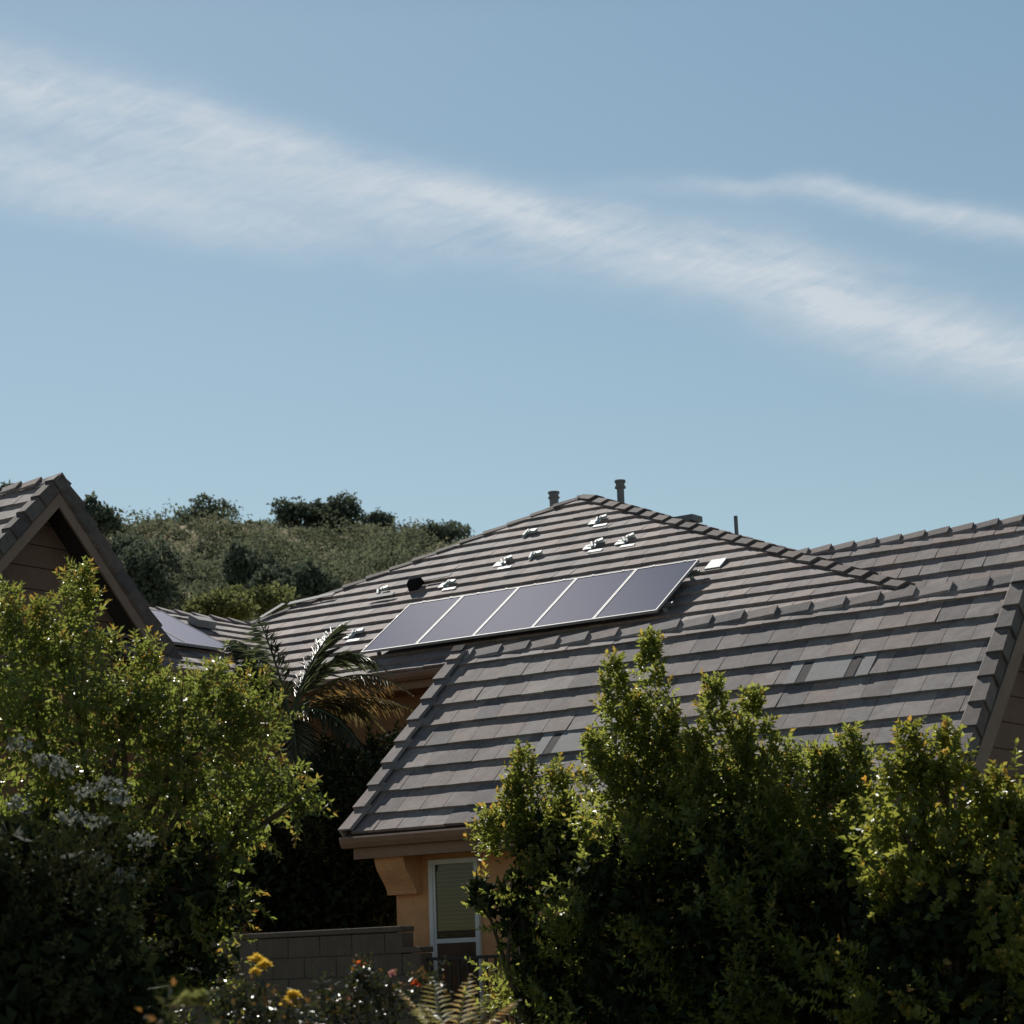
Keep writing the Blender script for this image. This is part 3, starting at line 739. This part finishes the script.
# ------------------------------------------------------------------ foliage
class Leaves:
    def __init__(s): s.P = []; s.D = []; s.Nn = []; s.L = []; s.Wd = []; s.r = []; s.a = []
    def add(s, P, D, Nn, L, Wd, r, a):
        s.P.append(P); s.D.append(D); s.Nn.append(Nn); s.L.append(L); s.Wd.append(Wd); s.r.append(r); s.a.append(a)
    def build(s, name, mat, parent, fold=.25, **kw):
        P = np.concatenate(s.P); D = np.concatenate(s.D); Nn = np.concatenate(s.Nn)
        L = np.concatenate(s.L)[:, None]; Wd = np.concatenate(s.Wd)[:, None]; r = np.concatenate(s.r); a = np.concatenate(s.a)
        D = D / (np.linalg.norm(D, axis=1, keepdims=True) + 1e-9)
        X = np.cross(D, Nn); X /= np.linalg.norm(X, axis=1, keepdims=True) + 1e-9
        Nn = np.cross(X, D)
        base = wloc(parent) if parent is not None else np.zeros(3)
        P = P - base; n = len(P)
        v = np.stack([P, P + D * L * .45 + X * Wd * .5 + Nn * Wd * fold, P + D * L - Nn * L * .12, P + D * L * .45 - X * Wd * .5 + Nn * Wd * fold], 1).reshape(-1, 3)
        me = bpy.data.meshes.new(name)
        me.vertices.add(4 * n); me.vertices.foreach_set('co', v.ravel())
        b = np.arange(n) * 4
        loops = np.stack([b, b + 1, b + 2, b, b + 2, b + 3], 1).ravel()
        me.loops.add(6 * n); me.loops.foreach_set('vertex_index', loops)
        me.polygons.add(2 * n); me.polygons.foreach_set('loop_start', np.arange(2 * n) * 3)
        me.update(calc_edges=True)
        for nm, arr in (('rnd', r), ('age', a)):
            at_ = me.attributes.new(nm, 'FLOAT', 'FACE'); at_.data.foreach_set('value', np.repeat(arr, 2).astype(np.float32))
        me.validate()
        return link(name, me, mat, parent, **kw)
def rdir(n):
    d = rng.normal(size=(n, 3)); return d / np.linalg.norm(d, axis=1, keepdims=True)
def shoots(lv, base, dirs, length, nl, size, asp=.42, spread=.9, droop=0., young=.35, ymin=.55, jitter=.25):
    """base (n,3), dirs (n,3): nl leaves spiralling up each shoot"""
    n = len(base); t = np.tile(np.linspace(.05, 1, nl), n) + rng.uniform(-.05, .05, n * nl)
    B = np.repeat(base, nl, 0); D = np.repeat(dirs, nl, 0); Ls = np.repeat(length, nl)
    ref = rdir(n); ref = np.repeat(ref, nl, 0); a = np.cross(D, ref); a /= np.linalg.norm(a, axis=1, keepdims=True) + 1e-9; b = np.cross(D, a)
    ph = np.tile(np.arange(nl) * 2.4, n) + rng.uniform(-.5, .5, n * nl)
    rad = a * np.cos(ph)[:, None] + b * np.sin(ph)[:, None]
    P = B + D * (Ls * t)[:, None]; P[:, 2] -= droop * Ls * t * t
    ld = D * (.35 + .7 * t)[:, None] + rad * spread * (1.15 - .5 * t)[:, None] + rdir(n * nl) * jitter
    ld[:, 2] -= droop * .8
    nn = D - rad * .3 + rdir(n * nl) * .5
    sz = size * rng.uniform(.65, 1.2, n * nl) * (1.1 - .35 * t)
    sv = np.repeat(rng.random(n), nl)
    r = np.clip(sv * .6 + rng.random(n * nl) * .4 + (t - .5) * .25, 0, 1)
    yv = np.repeat(rng.random(n) < young, nl)
    age = np.where(yv & (t > ymin), rng.uniform(.25, 1, n * nl) * (t - ymin) / (1 - ymin + 1e-6), rng.uniform(0, .06, n * nl))
    lv.add(P, ld, nn, sz, sz * asp, r, np.clip(age, 0, 1))
def lobe(lv, px, py, d, rx, ry, ds=160, size=.055, nl=14, slen=.3, up=.8, core=.45, dd=None, **kw):
    """ellipsoid of shoots: centre, radii given in metres"""
    c = at(px, py, d); dd = dd or rx
    vol = 4.19 * rx * ry * dd; n = max(12, int(vol ** .8 * ds))
    m_ = max(7, n // 16); qc = rdir(m_); rc = rng.uniform(core, 1.08, m_) ** .5
    idx = rng.integers(0, m_, n); q = qc[idx]
    p = q * rc[idx][:, None] * np.array([rx, dd, ry]) + rng.normal(0, 1, (n, 3)) * min(.12, .28 * min(rx, ry)) * rng.uniform(.6, 1.2, m_)[idx][:, None]
    q = q * .6 + p / np.array([rx, dd, ry]) * .6
    dr = q * 1. + np.array([0, 0, up]) + rdir(n) * .35; dr /= np.linalg.norm(dr, axis=1, keepdims=True)
    shoots(lv, c + p - dr * slen * .6, dr, slen * rng.uniform(.6, 1.3, n), nl, size, **kw)
def filler(lv, px, py, d, rx, ry, n, size=.10, dd=None, r=.6):
    c = at(px, py, d); dd = dd or rx
    p = rdir(n) * (rng.random(n) ** .45 * .74)[:, None] * np.array([rx, dd, ry])
    lv.add(c + p, rdir(n), rdir(n), size * rng.uniform(.7, 1.3, n), size * .6 * rng.uniform(.8, 1.2, n), rng.random(n) * r, np.zeros(n))
def spire(lv, px, ptop, pbot, d, w0, size=.06, ds=105, **kw):
    """upright leader with leafy shoots, narrowing to a tip"""
    t = at(px, ptop, d); b = at(px, pbot, d); H = t[2] - b[2]; n = int(ds * H * (.3 + w0) * 2)
    h = rng.random(n) ** 1.05; w_ = w0 * (1 - h) ** .95 + .02
    an = rng.uniform(0, 6.283, n); rr = np.sqrt(rng.random(n)) * w_
    lean = rng.normal(0, .05) 
    p = np.stack([b[0] + np.cos(an) * rr + lean * h * H, b[1] + np.sin(an) * rr, b[2] + h * H - .12], 1)
    dr = np.stack([np.cos(an) * .55, np.sin(an) * .55, np.full(n, 1.)], 1) * 1. + rdir(n) * .3; dr /= np.linalg.norm(dr, axis=1, keepdims=True)
    shoots(lv, p, dr, (.10 + .16 * (1 - h)) * rng.uniform(.7, 1.3, n), 11, size, **kw)
def trunk(parent, base, top, r0, limbs, mat=None, name='trunk'):
    mb = MB(); base = np.asarray(base, float); top = np.asarray(top, float)
    mid = (base + top) / 2 + rdir(1)[0] * np.array([.1, .1, 0])
    mb.tube([base - Z * .1, base * .75 + mid * .25, mid, top], [r0 * 1.25, r0, r0 * .8, r0 * .5], 10)
    for L_ in limbs:
        L_ = np.asarray(L_, float); s_ = base + (top - base) * rng.uniform(.35, .85)
        m_ = (s_ + L_) / 2 + np.array([rng.normal(0, .08), rng.normal(0, .08), .05])
        mb.tube([s_, m_, L_], [r0 * .45, r0 * .28, r0 * .1], 7)
        for _ in range(3):
            e_ = L_ + rdir(1)[0] * .18 + Z * .08; mb.tube([m_ * .4 + L_ * .6, e_], [r0 * .16, r0 * .05], 5)
    return mb.build(name, mat or M['bark'], parent, smooth=True)
def tree(name, label, cat, px, d, lobes, spires=(), mat='leafR', fill=None, r0=.07, group=None, size=.078, fillk=1., lk={}, toph=.8, dark=858):
    g = at(px, 900, d); base = np.array([g[0], g[1], 0.])
    t = thing(name, label, cat, base, group)
    lv = Leaves(); fl = Leaves(); fd = Leaves(); tips = []
    for (x, y, dx, rx, ry) in lobes:
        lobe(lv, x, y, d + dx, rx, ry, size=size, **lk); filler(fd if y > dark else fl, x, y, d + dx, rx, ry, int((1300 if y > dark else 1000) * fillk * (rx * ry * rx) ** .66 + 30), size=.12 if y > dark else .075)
        tips.append(at(x, y, d + dx))
    for (x, yt, yb, dx, w0) in spires:
        spire(lv, x, yt, yb, d + dx, w0, size=size * .95, **{k: v for k, v in lk.items() if k in ('young', 'asp', 'spread')})
    lv.build('crown', M[mat], t); 
    if fl.P: fl.build('inner_foliage', M[fill or mat], t)
    if fd.P: fd.build('inner_foliage', M['leafD'], t)  # low inner leaves coloured dark to paint shade into the crown
    topz = max(p[2] for p in tips)
    trunk(t, base, np.array([base[0], base[1], topz * toph]), r0, tips)
    return t

GH = 'hedge trees along the front of the near house'
LKR = dict(ds=120, young=.25, slen=.30, asp=.5)
tree('hedge_tree', 'leftmost hedge tree, small bush of upright bright leaves overlapping the right side of the window', 'tree', 525, 18.6,
     [(482, 893, .1, .13, .16), (512, 905, 0, .24, .38), (545, 860, 0, .36, .46), (522, 815, .1, .20, .30), (570, 860, .2, .40, .55), (545, 965, 0, .45, .5), (590, 960, .2, .6, .6), (570, 1015, 0, .55, .45)],
     [(530, 740, 830, 0, .17), (512, 775, 850, 0, .14), (563, 752, 840, .1, .13), (488, 800, 850, 0, .05), (575, 790, 850, .1, .14)], size=.078, group=GH, lk=LKR)
tree('hedge_tree', 'tallest hedge tree, its narrow tip reaching up over the roof ridge', 'tree', 650, 17.8,
     [(625, 815, 0, .34, .50), (675, 810, .1, .42, .55), (650, 850, 0, .6, .6), (610, 880, -.1, .5, .5), (700, 870, 0, .5, .6), (650, 950, 0, .8, .7), (660, 1020, 0, .9, .5)],
     [(656, 628, 800, 0, .20), (621, 650, 790, 0, .20), (640, 690, 800, .1, .22), (678, 700, 800, 0, .20), (604, 722, 800, 0, .14), (690, 735, 800, 0, .16)], group=GH, lk=LKR)
tree('hedge_tree', 'twin-tipped hedge tree just right of the tallest one', 'tree', 735, 17.3,
     [(720, 815, 0, .36, .48), (765, 820, 0, .38, .46), (740, 860, 0, .6, .6), (790, 880, 0, .5, .6), (740, 950, 0, .8, .7), (760, 1020, 0, .9, .5)],
     [(720, 668, 790, 0, .18), (760, 685, 800, 0, .20), (738, 715, 800, 0, .20), (783, 728, 800, 0, .15), (700, 720, 800, 0, .14)], group=GH, lk=LKR)
tree('hedge_tree', 'rounded dark hedge tree below the roof vent, left of the yellow-green tree', 'tree', 840, 16.8,
     [(845, 790, 0, .26, .38), (822, 770, 0, .20, .28), (860, 830, 0, .42, .42), (810, 850, 0, .4, .45), (850, 900, 0, .62, .6), (850, 980, 0, .8, .6)],
     [(850, 722, 800, 0, .16), (828, 738, 800, 0, .14), (866, 745, 800, 0, .12)], group=GH, lk=dict(ds=150, young=.2, slen=.24, up=.5))
tree('sweetgum_tree', 'bright yellow-green broad-leaved tree at the right edge under the rake of the roof', 'tree', 950, 15.6,
     [(912, 770, 0, .20, .18), (948, 772, 0, .17, .16), (905, 815, -.1, .32, .28), (965, 825, 0, .42, .30), (1000, 805, 0, .26, .24), (935, 850, 0, .5, .36), (1010, 850, .2, .5, .4), (885, 850, .2, .42, .4), (1040, 860, 0, .4, .5), (960, 920, 0, .62, .5), (1030, 950, 0, .6, .6), (900, 940, .1, .5, .5), (960, 1010, 0, .8, .5)],
     [(915, 712, 790, 0, .13), (950, 714, 780, 0, .10), (990, 758, 810, 0, .12), (1015, 775, 820, 0, .1), (895, 745, 790, 0, .10)], mat='leafY', size=.066, lk=dict(ds=130, young=.3, slen=.2, up=.35, asp=.75, spread=1.1, jitter=.5))
# left tree
tree('photinia_tree', 'large tree with yellow-green leaves and reddish young tips in front of the left gable', 'tree', 110, 15.5,
     [(15, 680, 0, .55, .55), (66, 650, 0, .30, .34), (120, 705, 0, .26, .22), (60, 720, 0, .6, .5), (130, 720, 0, .55, .45), (190, 710, 0, .42, .34), (235, 715, 0, .30, .30),
      (30, 800, 0, .6, .6), (120, 800, 0, .6, .55), (200, 780, 0, .5, .45), (262, 790, 0, .34, .30), (300, 800, 0, .20, .16), (230, 840, 0, .40, .36), (160, 880, 0, .55, .5), (60, 880, 0, .7, .6), (215, 900, .1, .28, .3), (100, 960, 0, .8, .6), (190, 960, .1, .40, .35)],
     [(72, 552, 650, 0, .15), (20, 596, 660, 0, .15), (45, 590, 650, 0, .14), (104, 622, 670, 0, .08), (140, 625, 690, 0, .05), (152, 650, 710, 0, .12), (220, 652, 710, 0, .14), (265, 665, 730, 0, .10), (8, 575, 640, 0, .08)],
     mat='leafL', size=.070, r0=.09, lk=dict(ds=165, young=.45, asp=.36, slen=.26, up=.35, droop=.35, spread=1.0))

# dark trees in the shaded gap between the houses
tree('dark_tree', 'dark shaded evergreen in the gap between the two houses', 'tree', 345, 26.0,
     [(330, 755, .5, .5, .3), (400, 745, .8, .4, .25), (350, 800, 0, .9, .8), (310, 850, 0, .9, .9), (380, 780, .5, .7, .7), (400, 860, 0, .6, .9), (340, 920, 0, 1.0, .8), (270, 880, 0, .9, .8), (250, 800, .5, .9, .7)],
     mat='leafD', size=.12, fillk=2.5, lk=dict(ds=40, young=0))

# palm
def palm():
    crown = at(290, 716, 26.5); base = np.array([crown[0], crown[1], 0.])
    t = thing('palm_tree', 'feather-leaved palm with arching fronds in front of the roof valley', 'palm', base)
    mb = MB(); pts = [base + Z * (crown[2] * k / 10) for k in range(11)]
    mb.tube(pts, [.17 - .006 * k + (.012 if k % 2 else 0) for k in range(11)], 12); mb.build('trunk', M['palmbark'], t, smooth=True)
    def frond(tipx, tipy, dd, rise, leaf=.42, young=0., n=50, hang=.7):
        tip = at(tipx, tipy, 26.5 + dd)
        ctrl = (crown + tip) / 2 + Z * rise
        ts = np.linspace(0, 1, 18)[:, None]; path = (1 - ts) ** 2 * crown + 2 * (1 - ts) * ts * ctrl + ts ** 2 * tip
        mb = MB(); mb.tube(list(path), list(np.linspace(.022, .004, 18)), 6, r=.6)
        st = mb.build('frond', M['palm'], t)
        lv = Leaves(); tt = np.linspace(.12, 1, n); 
        pp = np.stack([np.interp(tt, ts[:, 0], path[:, k]) for k in range(3)], 1)
        tg = np.gradient(pp, axis=0); tg /= np.linalg.norm(tg, axis=1, keepdims=True)
        side = np.cross(tg, Z); side /= np.linalg.norm(side, axis=1, keepdims=True) + 1e-6
        for s_ in (1, -1):
            for rep in range(2):
                d_ = tg * .6 + side * s_ * (1.0 if rep == 0 else .7) + rng.normal(0, .10, (n, 3)); d_[:, 2] -= hang * (.4 + .6 * tt) * (1 if rep else .6)
                Ln = leaf * np.sin(np.clip(tt * 1.05 + .12, 0, 1) * math.pi) ** .5 * rng.uniform(.8, 1.1, n) + .05
                lv.add(pp + tg * rng.uniform(-.02, .02, (n, 1)), d_, np.cross(d_, tg) * s_ + Z * .3, Ln, np.full(n, .017), rng.random(n), np.full(n, young) * rng.uniform(.5, 1, n))
        lv.build('leaflets', M['palm'], st, fold=.1)
    frond(228, 640, .5, .50); frond(255, 612, -.3, .25); frond(236, 676, .2, .60); frond(392, 676, 0, .95, .46, hang=.5); frond(346, 622, .4, .40, .44, hang=.1)
    frond(412, 694, -.3, .70, .42, .75, hang=.9); frond(425, 716, .3, .5, .4, .6); frond(300, 800, -.8, .5, .42, .4); frond(372, 765, -.5, .60, .42, .2); frond(240, 745, 0, .7, .42); 
    frond(330, 810, .2, .6, .42, .6); frond(222, 705, .8, .7, .44); frond(385, 730, .6, .6, .42, .3)

palm()

# front shrub with pale flower clusters, bottom left
tree('dark_shrub', 'dark shaded shrub with dim pale blossom clusters in the bottom left corner', 'shrub', 60, 11.5,
     [(0, 900, 0, .55, .6), (60, 960, 0, .6, .5), (0, 1000, 0, .6, .5), (110, 1010, 0, .4, .35)], mat='leafD', size=.05, fillk=2.0, lk=dict(ds=230, young=0))
cl = [o for o in bpy.data.objects if o.name.startswith('dark_shrub')][0]
lvf = Leaves()
for px, py in [(20, 745), (45, 760), (60, 770), (85, 790), (110, 785), (118, 800), (70, 818), (95, 822), (20, 805), (10, 850), (35, 858), (70, 860), (100, 862), (60, 880), (125, 875), (140, 840)]:
    c = at(px, py, 13.2); n = 34
    lvf.add(c + rdir(n) * np.array([.07, .05, .035]), rdir(n) + Z * .3, rdir(n), rng.uniform(.03, .05, n), rng.uniform(.02, .035, n), rng.random(n), np.zeros(n))
    # short stalks tie every cluster to the shrub
lvf.build('blossom', M['petW'], [o for o in bpy.data.objects if o.name.startswith('photinia_tree')][0])

# roses in front of the wall
def flower(parent, c, r, mat):
    lv = Leaves()
    for ring, (n, k, el) in enumerate(((9, 1., .25), (9, .8, .7), (7, .6, 1.1), (5, .4, 1.4))):
        an = np.arange(n) * 6.283 / n + ring * .4
        d_ = np.stack([np.cos(an) * math.cos(el), np.sin(an) * math.cos(el), np.full(n, math.sin(el))], 1) + rng.normal(0, .12, (n, 3))
        lv.add(np.repeat(c[None], n, 0) + rng.normal(0, .006, (n, 3)), d_, np.repeat(Z[None], n, 0) - d_ * .2 + rng.normal(0, .2, (n, 3)), np.full(n, r * (.7 + .3 * k)), np.full(n, r * .8), rng.random(n), np.zeros(n))
    lv.build('flower', mat, parent, fold=.3)
def rose(label, px, d, heads, foliage, nleaf=260, group='rose bushes before the block wall'):
    g = at(px, 1000, d); t = thing('rose_bush', label, 'rose bush', (g[0], g[1], 0), group)
    lv = Leaves(); mb = MB(); b = np.array([g[0], g[1], 0.])
    for (x, y, r, m) in heads:
        c = at(x, y, d + rnd.uniform(-.1, .1)); mb.tube([b, (b + c) / 2 + np.array([rnd.uniform(-.08, .08), 0, .1]), c], [.012, .008, .004], 6)
        flower(t, c, r, M[m]); q = (c[None] * np.linspace(.55, .95, 8)[:, None] + b[None] * (1 - np.linspace(.55, .95, 8))[:, None])
        shoots(lv, q, rdir(8), np.full(8, .12), 5, .05, asp=.65, young=.3)
    for (x, y, rx, ry) in foliage:
        c = at(x, y, d); n = int(nleaf * rx * ry * 10); p = c + rdir(n) * (rng.random(n) ** .5)[:, None] * np.array([rx, rx, ry])
        dr = rdir(n) + Z * .3; dr /= np.linalg.norm(dr, axis=1, keepdims=True)
        shoots(lv, p, dr, np.full(n, .10), 5, .042, asp=.68, young=.3)
        mb.tube([b, (b + c) / 2 + Z * .1, c + Z * ry * .8], [.012, .008, .003], 6)
    lv.build('leaves', M['rosegrn'], t); mb.build('stem', M['bark'], t)
rose('rose bush with two large yellow blooms before the block wall', 270, 11, [(257, 962, .05, 'petY'), (265, 967, .045, 'petY'), (256, 973, .03, 'petY'), (293, 998, .052, 'petY'), (287, 1006, .045, 'petY')],
     [(245, 1005, .17, .12), (290, 1020, .15, .09), (222, 1015, .1, .1)])
rose('rose bush with small orange and pink blooms right of the yellow ones', 370, 12, [(360, 966, .03, 'petR'), (416, 985, .032, 'petR'), (392, 975, .022, 'petP'), (352, 1000, .03, 'petP')],
     [(350, 1000, .20, .13), (390, 1005, .20, .10), (365, 980, .10, .10), (325, 1018, .12, .08), (430, 985, .08, .10)], 300)
rose('rose bush with a blurred greenish yellow bloom at far left, nearest to us', 188, 7.5, [(186, 1004, .05, 'petG'), (200, 1000, .04, 'petG')], [(180, 1035, .1, .1)], 160)
# arching fronds
def cycad():
    d = 11.0; g = at(455, 1040, d); t = thing('fern_palm', 'low plant with pale arching feathered fronds below the railing', 'plant', (g[0], g[1], 0))
    b = at(450, 1070, d)
    mb = MB(); mb.tube([np.array([g[0], g[1], 0.]), b], [.07, .05], 10); mb.build('stem', M['palmbark'], t)
    for (x, y, rise, y_, dd) in ((398, 990, .10, 1., 0), (518, 1000, .10, 1., .1), (432, 978, .06, .4, .1), (470, 975, .05, .7, -.1), (488, 996, .08, .2, .2), (420, 1005, .08, .2, -.2)):
        tip = at(x, y, d + dd); ts = np.linspace(0, 1, 14)[:, None]; ct = (b + tip) / 2 + Z * rise
        path = (1 - ts) ** 2 * b + 2 * (1 - ts) * ts * ct + ts ** 2 * tip
        mb = MB(); mb.tube(list(path), list(np.linspace(.007, .002, 14)), 5, r=.5); st = mb.build('frond', M['frond'], t)
        n = 17; tt = np.linspace(.1, 1, n); pp = np.stack([np.interp(tt, ts[:, 0], path[:, k]) for k in range(3)], 1)
        tg = np.gradient(pp, axis=0); tg /= np.linalg.norm(tg, axis=1, keepdims=True); sd = np.cross(tg, Z); sd /= np.linalg.norm(sd, axis=1, keepdims=True)
        lv = Leaves()
        for s_ in (1, -1):
            d_ = tg * .6 + sd * s_ - Z * .25 + rng.normal(0, .05, (n, 3)); lv.add(pp, d_, np.repeat(Z[None], n, 0), .10 * np.sin(np.clip(tt + .08, 0, 1) * math.pi) ** .5 + .02, np.full(n, .028), rng.random(n), np.full(n, y_) * rng.uniform(.4, 1, n))
        lv.build('leaflets', M['frond'], st, fold=.1)
cycad()

# ------------------------------------------------------------------ hillside vegetation
def hpt(px, dist):
    uu = ray(px, 540)[0]; x = uu * dist; return np.array([x, dist, float(hill_z(np.array(x), np.array(dist)))])
def bushleaves(lv, c, rx, rz, n, size, tone, toneamp=.35, age=0.):
    q = rdir(n); q[:, 2] = np.abs(q[:, 2]) * 1.0 - .12
    lump = 1 + .22 * np.sin(q[:, 0] * 6 + c[0] * 3) * np.sin(q[:, 2] * 7 + c[1]) + rng.normal(0, .07, n)
    p = q * (lump * rng.uniform(.72, 1.0, n))[:, None] * np.array([rx, rx, rz])
    lv.add(c + p, rdir(n) + Z * .25, q + rdir(n) * .22, size * rng.uniform(.6, 1.4, n), size * .7 * rng.uniform(.6, 1.3, n), np.clip(tone + (rng.random(n) - .5) * toneamp, 0, 1), np.full(n, age))
lv = Leaves()
for i in range(800):
    px = rng.uniform(-120, 560); dist = 60 + 128 * rng.random() ** .7
    c = hpt(px, dist); k = rng.random()
    if k < .6: rx = rng.uniform(.6, 1.4); rz = rx * rng.uniform(.7, 1.0)
    else: rx = rng.uniform(1.4, 2.7) * (.6 + dist / 300); rz = rx * rng.uniform(.75, 1.05)
    # dry grass clearings near the crest
    if dist > 172: rx *= .6; rz *= .4; tone = rng.choice([.5, .85, 1., 1.])
    else: tone = rng.choice([.0, .15, .4, .6, .85], p=[.38, .14, .14, .2, .14])
    bushleaves(lv, c, rx, rz, int(90 + 110 * rx), .20 + .03 * rx, tone, .2, 0.)
lv.build('hillside_scrub', M['scrub'], None, kind='stuff', label='grey-green scrub covering the hillside behind the houses', cat='scrub')
def htree(label, px, dist, rx, rz, mat='oak', n=700, size=.4, group=None, trunkh=-.35, sub=7, ybase=None):
    c = hpt(px, dist); 
    if ybase is not None: c = at(px, ybase, dist)
    gb = c.copy(); t = thing('hill_tree', label, 'tree', gb, group); lv = Leaves()
    for k in range(sub):
        o = np.array([rng.uniform(-.6, .6) * rx, rng.uniform(-.5, .5) * rx, rz * trunkh * .5 + rng.uniform(.1, .85) * rz])
        if k < 3: o = np.array([(k - 1) * .32 * rx, 0, rz * (.12 + .2 * (k == 1))]); bushleaves(lv, c + o, rx * .6, rz * .62, n // sub, size, .3, .5)
        bushleaves(lv, c + o, rx * rng.uniform(.35, .55), rz * rng.uniform(.35, .5), n // sub, size, rng.uniform(.2, .7), .5)
    lv.build('crown', M[mat], t)
    mb = MB(); mb.tube([gb - Z * .5, gb + Z * rz * .3, gb + Z * rz * .6], [.05 * rx + .04, .04 * rx + .02, .03], 7)
    for k in range(4):
        e_ = gb + np.array([rng.uniform(-.6, .6) * rx, rng.uniform(-.4, .4) * rx, rz * rng.uniform(.4, .7)]); mb.tube([gb + Z * rz * .2, e_], [.04 * rx, .02], 5)
    mb.build('trunk', M['bark'], t)
GT = 'trees on the hill skyline'
htree('rounded lone tree on the skyline right of the left gable', 203, 186, 2.9, 2.6, group=GT, size=.34, n=1400, sub=10)
htree('wide dark tree on the skyline, left of the taller skyline tree', 297, 184, 2.2, 2.5, group=GT, size=.34, n=1200, sub=9)
htree('tallest skyline tree above the tan grass patch', 345, 183, 2.3, 3.3, group=GT, size=.34, n=1400, sub=9)
htree('low dark tree between the two taller skyline trees', 321, 185, 1.8, 2.0, group=GT, size=.34, n=1000)
htree('small dark skyline tree right of the tallest one', 377, 181, 1.7, 2.2, group=GT, size=.34, n=1000)
htree('round skyline tree at the right end of the hill beside the hipped roof', 440, 176, 3.1, 2.4, group=GT, size=.34, n=1500, sub=10)
htree('tree top showing above the left roof at the picture edge', 8, 120, 2.0, 1.5, ybase=508, size=.28, n=1200)
htree('dark green tree right behind the peak of the left gable', 93, 72, 1.1, 1.35, ybase=533, size=.17, n=2000)
htree('tall olive tree beside the right slope of the left gable', 143, 58, 1.15, 2.2, ybase=622, size=.14, n=3400, sub=14)
htree('grey-green tree behind the lower slope of the left gable', 118, 62, 1.1, 1.9, ybase=590, size=.15, n=2400, sub=10)
htree('dark round tree in the middle of the slope', 254, 110, 1.7, 2.5, ybase=588, size=.26, n=2200, sub=12)
htree('dark spreading tree just right of the dark round one', 278, 105, 1.9, 1.6, ybase=592, size=.26, n=1700, sub=10)
htree('dark tree on the slope just above the hipped roof', 312, 100, 1.9, 1.7, ybase=598, size=.26, n=1700, sub=9)
htree('yellow-green bushy tree low on the slope beside the roof valley', 215, 60, 1.3, .95, mat='yel', ybase=622, size=.14, n=2400, sub=12)
htree('yellow-green bush at the foot of the slope left of the palm', 258, 62, 1.3, .85, mat='yel', ybase=614, size=.14, n=2200, sub=12)
